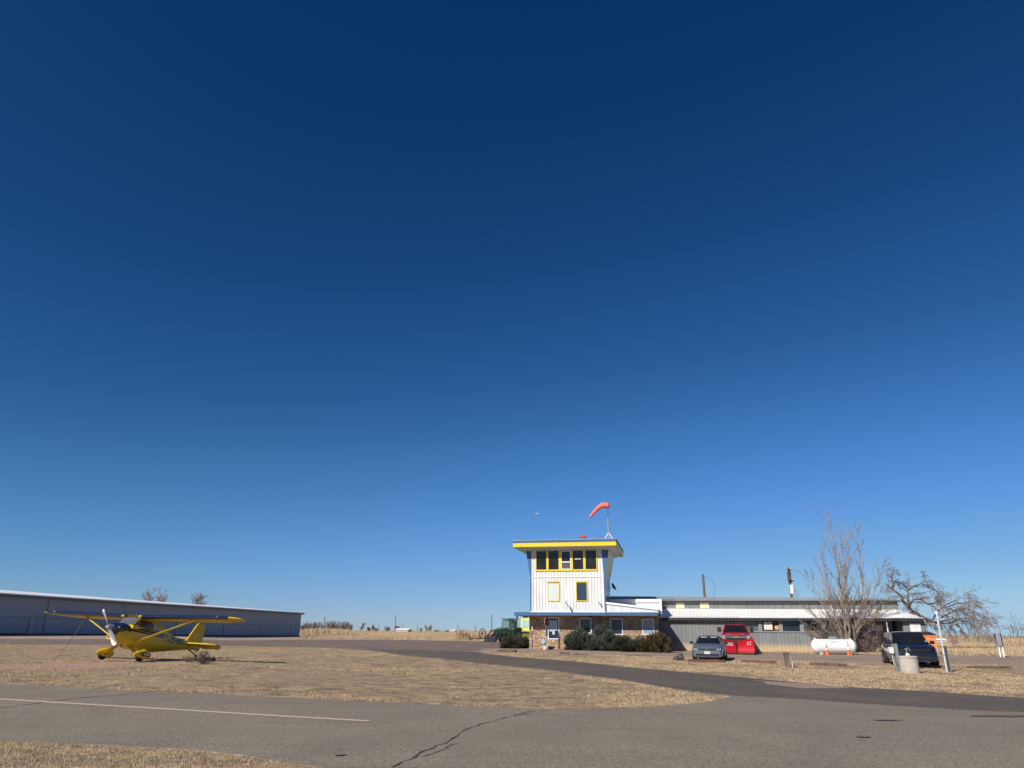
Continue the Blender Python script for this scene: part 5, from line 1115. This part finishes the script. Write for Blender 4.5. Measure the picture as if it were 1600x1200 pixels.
nose(bd, 'grille', face(2.40, -.50, .50, .80, .90, .02), K['black'])
s = MB()
for k in range(2): s.panel(face(2.425, -.50, .50, .825+k*.04, .832+k*.04), 0, 1, 0, 1, .012, .012)
s.build('grille_bar', K['dsteel'], bd)
for sg in (1, -1):
    h = MB().loft([[(2.43, sg*.52, .80), (2.41, sg*.52, .91), (2.3, sg*.52, .92)], [(2.32, sg*.76, .82), (2.26, sg*.78, .94), (2.2, sg*.78, .95)], [(2.12, sg*.90, .86), (2.05, sg*.91, .95), (2.0, sg*.88, .97)]]).build('headlight', (LAMP if sg < 0 else DL), bd)
    nose(bd, 'corner_intake', face(2.44, min(sg*.55, sg*.86), max(sg*.55, sg*.86), .40, .58, .0), K['black'])
nose(bd, 'lower_intake', face(2.46, -.5, .5, .42, .56), K['black']); nose(bd, 'skid_plate', face(2.47, -.4, .4, .30, .36), K['dsteel'], .02)
MB().panel([(1.18, -.85, 1.16), (1.18, .85, 1.16), (.38, .7, 1.70), (.38, -.7, 1.70)], .93, .98, .16, .24, .022, .004).build('window_sticker', mat('sticker_blue', (.35, .45, .6), .5), bd)
# ------------------------------------------------------------ things on the lot
TK = dict(cat='timber', group='timber wheel stops along the gravel lot')
def timber(label, px0, py0, px1, py1, h=.17, mt=None):
    a = Vector(gp(px0, py0)); b = Vector(gp(px1, py1)); c = (a+b)/2; L = (b-a).length; o = MB(); rng = random.Random(int(px0)); n = 10; rings = []
    for i in range(n+1):
        x = -L/2+L*i/n; j = lambda: rng.uniform(-.012, .012); z = tz1(*(a.lerp(b, i/n)))-tz1(c.x, c.y)
        rings.append([(x, -.10+j(), z-.03), (x, .10+j(), z-.03), (x, .10+j(), z+h-.02+j()), (x, .07, z+h+j()), (x, -.07, z+h+j()), (x, -.10+j(), z+h-.02+j())])
    r_ = o.loft(rings).build('timber', mt or K['timber'], loc=(c.x, c.y, tz1(c.x, c.y))); r_.rotation_euler = (0, 0, atan2(b.y-a.y, b.x-a.x)); tag(r_, label, TK['cat'], TK['group'])
RT_ = mat('reddish_timber', (.16, .07, .05), .85, var=.35, scale=6, bump=.4)
timber('long reddish timber wheel stop under the nose of the silver sedan', 1075, 1034.5, 1132, 1035.5, .15, RT_)
timber('dark timber wheel stop just right of the silver sedan', 1158, 1035, 1214, 1037, .14, RT_)
timber('weathered timber wheel stop left of the concrete well ring', 1266, 1039.5, 1324, 1042, .15)
timber('timber wheel stop in front of the black sport utility car', 1442, 1043, 1478, 1044.5, .14)
timber('thin timber wheel stop right of the leaning white pole', 1513, 1044, 1578, 1044.5, .10)
timber('timber wheel stop at the left end of the lot by the olive bushes', 779, 1019, 806, 1020, .16)
timber('short timber stub in the grass below the stop sign', 875, 1022, 888, 1022.5, .12)
timber('thin worn timber in the grass right of the short stub', 896, 1023, 918, 1024, .07)
timber('low worn timber in the grass below the bronze tipped bush', 979, 1025, 1018, 1026, .06)
# propane tank
cl = gx(1304, 53.2); o = empty('propane_tank', cl, -PHI*.5, 'white horizontal propane tank with rounded ends in front of the bare tree', 'tank')
rr = .475; s = MB(); prof = []
for t in np.linspace(0, pi/2, 9): prof.append((max(.01, rr*sin(t)), -1.16-.36*cos(t)))
prof += [(rr, x) for x in (-.6, 0, .6)]+[(max(.01, rr*cos(t)), 1.16+.36*sin(t)) for t in np.linspace(0, pi/2, 9)]
tb = s.lathe(prof, 32, 'x', (0, 0, .56)).build('shell', K['tank'], o, smooth=50)
MB().loft([[(-.27, -.16, 1.0), (.27, -.16, 1.0), (.27, .16, 1.0), (-.27, .16, 1.0)], [(-.25, -.15, 1.17), (.25, -.15, 1.17), (.25, .15, 1.17), (-.25, .15, 1.17)], [(-.22, -.11, 1.20), (.22, -.11, 1.20), (.22, .11, 1.20), (-.22, .11, 1.20)]]).build('valve_dome', mat('dome_grey', (.22, .26, .25), .5), o)
for x in (-.95, .95): MB().bb(x-.12, x+.12, -.28, .28, -.05, .16).build('foot', K['concrete'], o)
s = MB()
for x in (-1.2, 1.2): s.poly([(x-.06, -.02, .96), (x+.06, -.02, .96), (x+.05, -.02, 1.09), (x-.05, -.02, 1.09)], (0, .04, 0))
s.build('lifting_lug', K['tank'], o)
s = MB(); put_text(s, 'Highplains', .62, .13, lambda x, y: (-.28+x, -sqrt(max(0, rr*rr-(y+.23)**2))-.004, .56+.23+y), .012); s.build('tank_lettering', mat('lettering_blue', (.06, .12, .22), .5), tb, fixn=False)
# cones
def cone(label, px, Y, hh=.71, band=False):
    o = empty('traffic_cone', gx(px, Y), R(8), label, 'traffic cone', 'orange cones by the propane tank')
    MB().box((0, 0, .02), (.36, .36, .04)).build('base', K['orange'], o); b = MB().lathe([(.135, .04), (.03, hh), (.024, hh+.005)], 20).build('cone_body', K['orange'], o, smooth=40)
    z0, z1 = (.36*hh/.71, .50*hh/.71) if not band else (.38, .62); r_ = lambda z: .135-.105*(z-.04)/(hh-.04)+.003
    MB().lathe([(r_(z0), z0), (r_(z1), z1)], 20).build('reflective_band', mat('cone_band', (.75, .62, .55) if not band else (.8, .74, .7), .5, var=.1), b, smooth=True)
    if band: MB().lathe([(r_(.72), .72), (r_(.80), .80)], 20).build('reflective_band', mat('cone_band2', (.8, .74, .7), .5, var=.1), b, smooth=True)
cone('shorter orange cone at the left part of the white tank', 1293, 51.8, .71)
cone('taller orange cone with white bands at the right end of the white tank', 1327, 51.5, .92, True)
# old post with meter box
q_ = gp(1231, 1042.5); o = empty('service_post', (*q_, tz1(*q_)), R(-8), 'short weathered wooden service post with a small grey box in the lot', 'post')
MB().loft([[(-.10, -.09, -.05), (.10, -.09, -.05), (.10, .09, -.05), (-.10, .09, -.05)], [(-.12, -.10, .62), (.12, -.10, .62), (.12, .10, .62), (-.12, .10, .62)]]).build('post', K['wood'], o); MB().bb(-.16, .15, -.13, .13, .62, .70).build('cap', K['wood'], o)
MB().bb(.10, .19, -.22, -.10, .32, .52).build('meter_box', K['steel'], o); MB().tube([(.2, -.14, .34), (.2, -.14, -.02)], .016, 6).build('conduit', K['trim'], o)
# rocks
def rock(label, px, Y, w_, h_, seed, m_=None):
    f = lambda p: 1+.18*sin(p.x*5+seed)+.15*cos(p.y*6+seed*2)+.12*sin(p.z*8+seed)
    o = MB().ell((0, 0, h_*.35), (w_, w_*.7, h_*.7), 12, 8, f).build('rock', m_ or K['rock'], loc=gx(px, Y)); tag(o, label, 'rock')
rock('low dark brown rock left of the silver sedan, leaning on the bigger one', 1057, 42.8, .20, .22, 1); rock('bigger dark rock left of the silver sedan', 1064, 43.1, .19, .36, 2); rock('pale round rock at the foot of the stop sign', 852, 54.3, .16, .26, 3, mat('pale_rock', (.62, .56, .50), .8, var=.1))
# concrete well ring with pipe
q_ = gp(1422.5, 1051.5); cl = Vector((*q_, tz1(*q_)-.02)); o = empty('well_ring', cl, 0, 'round pale concrete well ring with a small pipe on its lid', 'well')
MB().lathe([(.415, -.1), (.40, .64), (.39, .67)], 32).build('ring_wall', K['concrete'], o, smooth=40); MB().lathe([(.415, .675), (.415, .73), (.39, .755), (.1, .77)], 32).build('lid', K['concrete'], o, smooth=40)
s = MB(); s.tube([(-.10, -.1, .75), (-.10, -.1, .93)], .018, 6); s.tube([(.0, 0, .75), (.0, 0, 1.05), (.06, 0, 1.12), (.13, 0, 1.07), (.15, 0, .96)], .018, 7); s.build('pipe', K['steel'], o); MB().ell((-.05, -.12, .81), (.10, .08, .07)).build('pump_cap', K['trim'], o, smooth=True)
# leaning electrical pedestal left of ring
def vpost(name, label, cat, px, Y, parts):
    q_ = gp(px, Y); c = Vector((*q_, tz1(*q_))); o = empty(name, c, 0, label, cat); o.scale = (.88, .88, .90)
    for nm, f, m_ in parts: f(MB()).build(nm, m_, o)
    return o
vpost('meter_post', 'grey metal meter post with two boxes left of the concrete well ring', 'post', 1404.5, 1050, [
 ('channel', lambda b: b.bb(-.03, .11, -.04, .04, -.05, 1.40), K['steel']), ('rear_channel', lambda b: b.bb(-.15, -.06, .02, .08, -.05, 1.38), K['steel']), ('meter_box', lambda b: b.bb(-.34, -.155, -.14, .04, .92, 1.22), K['trim']), ('door_panel', lambda b: b.bb(-.06, .10, -.09, -.045, .35, 1.38), mat('panel_grey_green', (.22, .25, .23), .5)), ('conduit', lambda b: b.tube([(-.24, -.04, .92), (-.20, 0, .5), (-.05, .1, .0)], .02, 6), K['trim'])])
# tall white pole
q_ = gp(1480, 1050.5); o = empty('vent_pole', (*q_, tz1(*q_)), 0, 'tall slim white pipe pole with a cap standing right of the black car', 'pole'); o.scale = (.82, .82, .82)
MB().tube([(0, 0, -.1), (0, 0, 3.18)], .05, 12).build('pole', mat('pole_white', (.60, .60, .57), .5, var=.08), o, smooth=True); MB().lathe([(.065, 3.18), (.07, 3.34), (.055, 3.36)], 14).build('cap', K['trim'], o, smooth=40)
s = MB()
for z in (.92, 1.35): s.lathe([(.068, z), (.068, z+.05)], 14)
s.build('clamp', K['steel'], o)
MB().bb(.10, .20, -.03, .05, -.05, 1.42).build('steel_channel', mat('channel_dark', (.10, .11, .13), .5, .3), o); MB().bb(.205, .235, -.03, .05, -.05, 1.36).build('conduit', K['steel'], o)
# utility cabinet at right
o = empty('utility_cabinet', gx(1565, 51), R(-15), 'grey utility cabinet on two white legs in the field at right', 'cabinet')
MB().bb(-.14, .14, -.15, .15, .72, 1.55).build('cabinet', K['steel'], o); MB().bb(.145, .21, -.15, .15, .74, 1.55).build('side_panel', K['dsteel'], o)
for x in (-.06, .14): MB().bb(x-.04, x+.04, -.05, .05, -.05, .72).build('leg', K['trim'], o)
MB().bb(-.20, -.145, -.08, .02, 1.25, 1.40).build('handle_box', K['black'], o); MB().bb(-.12, .2, -.03, .03, .66, .715).build('cross_bar', K['trim'], o)
# orange dumpster
cl = gx(1438.5, 54.6); o = empty('dumpster', cl, -PHI, 'orange dumpster with dark lids behind the black car', 'dumpster')
OR_ = mat('dumpster_orange', (.78, .25, .085), .5, var=.12, scale=2)
s = MB(); s.poly([(-1.0, -.6, .12), (1.0, -.6, .12), (1.0, -.6, 1.32), (-1.0, -.6, 1.32)], (0, 1.2, 0)); db = s.build('bin', OR_, o)
s = MB(); s.loft([[(-1.04, -.68, 1.325), (1.04, -.68, 1.325), (1.04, .62, 1.50), (-1.04, .62, 1.50)], [(-1.04, -.68, 1.37), (1.04, -.68, 1.37), (1.04, .62, 1.55), (-1.04, .62, 1.55)]]); s.build('lid', K['rubber'], o)
s = MB(); s.bb(-1.03, 1.03, -.65, -.603, 1.22, 1.30); s.bb(-1.03, 1.03, -.64, -.603, .12, .2); s.build('rim', OR_, o)
s = MB(); put_text(s, 'RECYCLE', .95, .22, lambda x, y: (-.72+x, -.608, .90+y), .02); put_text(s, 'ONLY', .5, .13, lambda x, y: (-.13+x, -.608, .72+y), .02); s.build('lettering', K['black'], db, fixn=False)
# stop sign
cl = gx(854, 55.4); o = empty('stop_sign', cl, R(56), 'red octagonal stop sign seen at an angle before the stone wall', 'sign')
MB().tube([(0, 0, -.1), (0, 0, 2.05)], .03, 6).build('post', K['steel'], o)
def octo(r_, y0, t, z=0): return MB().poly([(r_*cos(a), y0, z+r_*sin(a)) for a in np.linspace(0, 2*pi, 9)[:-1]+pi/8], (0, t, 0))
octo(.34, -.045, .012, 1.92).build('rim', K['trim'], o); pt = octo(.315, -.05, .004, 1.92).build('plate', mat('sign_red', (.33, .01, .02), .5), o)
s = MB(); put_text(s, 'STOP', .44, .19, lambda x, y: (-.22+x, -.052, 1.83+y), .01); s.build('lettering', mat('sign_letters', (.55, .35, .35), .6), pt, fixn=False)
sp_ = MB().bb(-.13, .13, -.045, -.033, .92, 1.56).build('lower_sign', mat('lower_sign_face', (.5, .48, .46), .6), o); s = MB()
for z in (1.02, 1.12, 1.22, 1.36, 1.46): s.bb(-.09, .09, -.049, -.046, z, z+.045)
s.build('sign_rows', K['black'], sp_)
o = empty('security_sign', gx(848.5, 55.0), R(10), 'small pale blue octagon sign on a stake by the stop sign', 'sign')
MB().tube([(0, 0, -.05), (0, 0, .45)], .015, 5).build('stake', K['wood'], o); octo(.15, -.03, .012, .55).build('plate', mat('security_blue', (.40, .66, .75), .5, var=.15, scale=12), o)
o = empty('planter_bowl', gx(860, 54.9), 0, 'dark shallow planter bowl at the foot of the stop sign', 'planter'); MB().lathe([(.12, 0), (.30, .14), (.34, .22), (.31, .22), (.27, .15), (.1, .12)], 20).build('bowl', K['black'], o, smooth=40); MB().lathe([(.29, .17), (.01, .19)], 16).build('soil', K['rock'], o)
o = empty('thin_post', gx(831.6, 55.6), 0, 'thin white topped post in front of the stone wall corner', 'post'); MB().tube([(0, 0, -.1), (0, 0, 1.30)], .035, 8).build('shaft', K['wood'], o); MB().tube([(0, 0, 1.30), (0, 0, 1.56)], .038, 8).build('white_top', K['trim'], o)
# power poles
def upole(label, px, Y, top, base=None, wires=False, r_=.15, kind=0, group=None):
    b = gx(px, Y) if base is None else base; bp = proj(b); dx = (800-px)*0; z = b.z
    H = 1.
    for _ in range(25):
        q = proj(np.array(b)+np.array([0, 0, H])); H += (q[1]-top)*.9/FPX*Y
    o = empty('power_pole', b, 0, label, 'power pole', group); MB().tube([(0, 0, -.2), (0, 0, H)], [r_, r_*.7], 8).build('pole', K['wood'], o, smooth=40)
    return o, H
o, H = upole('brown wooden power pole behind the shed roof, the plain one at left', 1107, 78, 897.5, r_=.17)
MB().tube([(.1, -.1, H-3.1), (.5, -.1, H-2.7), (.62, -.1, H-2.9)], .04, 5).build('bracket', K['steel'], o); MB().bb(.1, .32, -.22, -.08, H-3.3, H-2.95).build('insulator_box', K['steel'], o)
MB().tube([(0, 0, H-.1), (.55, 0, H-.45), (1.0, 0, H-.6), (1.15, -.1, H-1.6), (.9, -.1, H-2.3), (.35, -.1, H-2.6)], .014, 4).build('jumper_wire', K['dsteel'], o)
o, H = upole('power pole with a transformer and crossarms behind the shed roof', 1246, 78, 887, r_=.17)
MB().box((0, -.1, H-.25), (1.9, .12, .16), R(62)).build('crossarm', K['wood'], o); MB().box((.05, -.1, H-1.35), (1.6, .12, .16), R(55)).build('crossarm', K['wood'], o); MB().box((0, 0, H-1.0), (.30, .30, 1.1)).build('riser_bundle', K['timber'], o)
MB().lathe([(.2, -.45), (.22, -.40), (.22, .40), (.15, .46)], 14, 'z', (.02, -.35, H-2.25)).build('transformer', K['trim'], o, smooth=40)
for x, z in ((-.38, H-.1), (.2, H-.1), (.42, H-.1), (-.55, H-1.15), (.42, H-1.3)): MB().ell((x, -.12, z), (.07, .07, .13), 8, 6).build('insulator', K['steel'], o)
MB().tube([(.7, -.1, H-.2), (1.2, -.1, H-.55), (1.4, -.1, H-.45)], .014, 4).build('jumper_wire', K['dsteel'], o)
MB().tube([(0, 0, H-5.1), (-1.3, 0, H-5.7), (-2.0, 0, H-6.2)], .03, 4).build('service_wire', K['dsteel'], o)
o, H = upole('lattice mast far behind the shed roof, right of the transformer pole', 1254, 170, 920.5, r_=.04)
s = MB()
for k in range(5): z = H-.3-k*1.1; s.tube([(-.6, 0, z), (.6, 0, z)], .04, 4); s.tube([(-.6, 0, z), (.6, 0, z-1.1)], .03, 4)
s.tube([(-.6, 0, H), (-.6, 0, 0)], .04, 4); s.tube([(.6, 0, H), (.6, 0, 0)], .04, 4); s.build('lattice', K['steel'], o); o.name = 'lattice_mast'; o['category'] = 'mast'
for (px, top, Y, lb) in ((505.5, 963, 430, 'wooden power pole rising out of the distant row of bare trees'), (617, 961.5, 420, 'tallest distant power pole, left of the long white shed'), (628, 975, 800, 'faint far power pole just right of the tallest one'), (591.5, 975.5, 800, 'faint far power pole left of the tallest one'), (652, 976, 800, 'faint far power pole left of the round bare tree'), (715, 976, 700, 'far power pole left of the tall pale grass clump'), (743, 977, 700, 'far power pole right of the tall pale grass clump'), (768, 961, 380, 'dark distant power pole just left of the green tractor'), (1572, 992, 500, 'faint far post right of the utility cabinet')):
    o, H = upole(lb, px, Y, top, r_=.16+Y*.00025)
    MB().box((0, 0, H*.95), (Y*.0015+.8, .12, .12)).build('crossarm', K['wood'], o)
# far sheds
def shed(label, px, Y, w_, h_, d_=8, dark=True):
    c = gx(px, Y); o = empty('farm_shed', c, R(-12), label, 'building'); MB().bb(-w_/2, w_/2, 0, d_, -1, h_*.55).build('wall', mat('far_shed_wall', (.45, .42, .40), .7), o)
    MB().poly([(-w_/2-.3, -.4, h_*.5), (-w_/2-.3, d_/2, h_), (-w_/2-.3, d_+.4, h_*.5)], (w_+.6, 0, 0)).build('roof', K['roofw'], o)
shed('long low white roofed farm shed on the horizon by the tallest pole', 627, 520, 9.5, 2.1); shed('tiny white farm shed on the horizon left of the grass clump', 706, 620, 5, 1.6); shed('low white farm shed on the horizon behind the drooping tree', 1466, 400, 9, 2.0)
o = empty('white_marker', gx(525, 190), 0, 'small white marker in the dry grass right of the hangar', 'marker'); MB().lathe([(.2, -.1), (.2, .6), (.15, .8), (.02, .85)], 10).build('marker', K['trim'], o, smooth=True)
# tractor
def mk_wheel(o, x, y, r_, w_, hubm, name='wheel'):
    t = MB().lathe([(r_*.55, -w_/2), (r_*.9, -w_/2), (r_, -w_/2+.06), (r_, w_/2-.06), (r_*.9, w_/2), (r_*.55, w_/2)], 26, 'y', cap=False).build(name, K['rubber'], o, smooth=35, loc=(x, y, r_)); s = MB(); s.lathe([(r_*.56, -w_*.45), (r_*.54, w_*.0), (r_*.56, w_*.45)], 20, 'y'); s.lathe([(.1, -w_*.5), (.1, w_*.5)], 12, 'y'); s.build('rim', hubm, t)
    l = MB()
    for k in range(20): a = 2*pi*k/20; l.box((r_*cos(a), 0, r_*sin(a)), (.06, w_*.9, .09), Matrix.Rotation(-a, 3, 'Y'))
    l.build('tread', K['rubber'], t)
GN = mat('tractor_green', (.05, .115, .06), .45, var=.15, scale=2); TG = mat('tractor_glass', (.16, .26, .25), .12, var=.2)
cl = gx(794, 99); o = empty('tractor', cl, R(180+38), 'green cab tractor with a front blade parked behind the olive bush', 'tractor')
MB().loft([[(.5, -.38, .95), (.5, .38, .95), (.5, .38, 1.62), (.5, -.38, 1.62)], [(2.0, -.34, .9), (2.0, .34, .9), (2.0, .34, 1.52), (2.0, -.34, 1.52)], [(2.2, -.3, .95), (2.2, .3, .95), (2.15, .3, 1.42), (2.15, -.3, 1.42)]]).build('hood', GN, o); MB().bb(2.19, 2.23, -.25, .25, 1.0, 1.38).build('grille', K['black'], o)
MB().bb(-1.0, 2.1, -.3, .3, .55, .94).build('chassis', K['dsteel'], o)
cb_ = MB(); 
for x, y in ((-1.0, -.68), (-1.0, .68), (.35, -.62), (.35, .62), (-.35, -.72), (-.35, .72)): cb_.tube([(x, y, 1.3), (x*.95, y*.95, 2.78)], .05, 6)
cb_.bb(-1.05, .45, -.7, .7, .95, 1.45); cbo = cb_.build('cab_frame', GN, o); MB().loft([[(-1.2, -.82, 2.78), (.55, -.82, 2.78), (.55, .82, 2.78), (-1.2, .82, 2.78)], [(-1.15, -.78, 2.92), (.5, -.78, 2.92), (.5, .78, 2.92), (-1.15, .78, 2.92)]]).build('roof', GN, o)
s = MB(); s.bb(-.93, .30, -.66, -.62, 1.46, 2.72); s.bb(-.93, .30, .62, .66, 1.46, 2.72); s.bb(.30, .34, -.55, .55, 1.62, 2.72); s.bb(-.98, -.94, -.6, .6, 1.46, 2.72); s.build('cab_glass', TG, o)
for sg in (1, -1):
    mk_wheel(o, -.75, sg*.98, .83, .46, GN); mk_wheel(o, 1.7, sg*.80, .5, .3, GN); MB().poly([(-1.5, sg*.78, 1.5), (-1.2, sg*.78, 1.80), (-.3, sg*.78, 1.80), (.05, sg*.78, 1.45), (-.2, sg*.78, 1.66), (-1.25, sg*.78, 1.68)], (0, sg*.42, 0)).build('fender', GN, o)
    s = MB(); s.tube([(0.2, sg*.62, .8), (.7, sg*.62, 1.75), (2.4, sg*.62, 1.35), (3.0, sg*.62, .45)], .07, 6); s.tube([(.6, sg*.62, .75), (2.0, sg*.62, 1.1)], .04, 6); s.build('loader_arm', K['dsteel'], o)
MB().tube([(1.2, .2, 1.5), (1.2, .2, 2.5)], .05, 8).build('exhaust_stack', K['dsteel'], o)
MB().loft([[(3.0, -1.2, .05), (3.5, -1.2, .02), (3.05, -1.2, .12), (2.95, -1.2, .75), (2.9, -1.2, .75)], [(3.0, 1.2, .05), (3.5, 1.2, .02), (3.05, 1.2, .12), (2.95, 1.2, .75), (2.9, 1.2, .75)]]).build('bucket', K['dsteel'], o)
# fire truck behind the stone wall
YG = mat('lime_yellow_paint', (.72, .72, .12), .35, var=.08, scale=1, coat=.4); cl = gx(829.5, 102); o = empty('fire_truck', cl, hd_rz(5), 'lime yellow fire truck partly hidden behind the stone wall', 'truck')
MB().loft([[(0, -1.2, .6), (0, 1.2, .6), (0, 1.2, 3.0), (0, -1.2, 3.0)], [(3.2, -1.2, .6), (3.2, 1.2, .6), (3.0, 1.14, 3.0), (3.0, -1.14, 3.0)]]).build('cab', YG, o); MB().bb(-4.6, -.02, -1.2, 1.2, .6, 2.6).build('body', YG, o)
q = [(3.2, -1.2, .6), (3.2, 1.2, .6), (3.0, 1.14, 3.0), (3.0, -1.14, 3.0)]
MB().panel(q, .08, .92, .50, .88, .03, .03).build('windshield', mat('truck_glass', (.42, .58, .56), .12, var=.15), o); MB().panel(q, .0, 1, .18, .30, .05, .06).build('bumper', K['black'], o)
MB().panel(q, .03, .97, .0, .17, .03, .03).build('lower_panel', mat('olive_panel', (.14, .14, .01), .6), o)
for sg in (-1, 1):
    MB().box((3.24, sg*.85, 1.35), (.06, .35, .18)).build('headlight', LAMP, o); MB().bb(3.1, 3.2, min(sg*1.25, sg*1.45), max(sg*1.25, sg*1.45), 1.8, 2.5).build('mirror', K['steel'], o); MB().bb(2.2, 2.6, min(sg*.3, sg*.9), max(sg*.3, sg*.9), 3.01, 3.17).build('light_bar', K['black'], o)
    for x in (2.2, -3.2): mk_wheel(o, x, sg*1.05, .5, .32, K['steel'])
# red implement
RI = mat('implement_red', (.22, .035, .03), .6, var=.3); cl = gx(752, 99); o = empty('farm_implement', cl, R(10), 'old red farm implement with a raised spiked wheel left of the tractor', 'implement')
s = MB(); s.tube([(-1.6, 0, .45), (1.6, 0, .35)], .08, 6); s.tube([(.2, 0, .4), (1.0, -.3, 1.0), (1.5, -.2, .2)], .07, 6); s.tube([(-.2, 0, .4), (.2, .3, 1.3)], .06, 6); s.build('frame', RI, o)
w1 = MB(); w1.tube([(.1+.42*cos(a), -.1, 1.0+.62*sin(a)) for a in np.linspace(0, 2*pi, 21)], .06, 6, cap=False)
for k in range(8): a = 2*pi*k/8; w1.tube([(.1, -.1, 1.0), (.1+.42*cos(a), -.1, 1.0+.62*sin(a))], .02, 4)
w1.build('rake_wheel', K['dsteel'], o); w2 = MB(); w2.tube([(.95+.3*cos(a), .1, .55+.4*sin(a)) for a in np.linspace(0, 2*pi, 17)], .06, 6, cap=False); w2.build('rake_wheel', RI, o)
# airplane in the sky
bpy.context.view_layer.update()
c = Vector(aty(838.5, 803, 1150)); o = empty('flying_airplane', c, R(200), 'tiny white airplane flying in the sky left of the windsock', 'airplane', rot=(R(14), R(-6), R(25)))
MB().lathe([(.05, -3.6), (.3, -2), (.6, .5), (.62, 2.2), (.4, 3.2), (.05, 3.6)], 12, 'y').build('fuselage', mat('shaded_grey_paint', (.35, .38, .42), .5), o, smooth=True)
for sg in (1, -1): MB().poly([(sg*.4, .4, .5), (sg*5.6, .7, .9), (sg*5.6, 1.7, .9), (sg*.4, 2.1, .5)][::sg], (0, 0, .18)).build('wing', K['tank'], o); MB().poly([(sg*.1, -3.4, .2), (sg*1.9, -3.2, .2), (sg*1.9, -2.6, .2), (sg*.1, -2.3, .2)][::sg], (0, 0, .1)).build('tailplane', K['tank'], o)
MB().poly([(-.06, -3.6, .2), (-.06, -3.4, 1.7), (-.06, -2.8, 1.7), (-.06, -2.0, .4)], (.12, 0, 0)).build('fin', K['tank'], o)
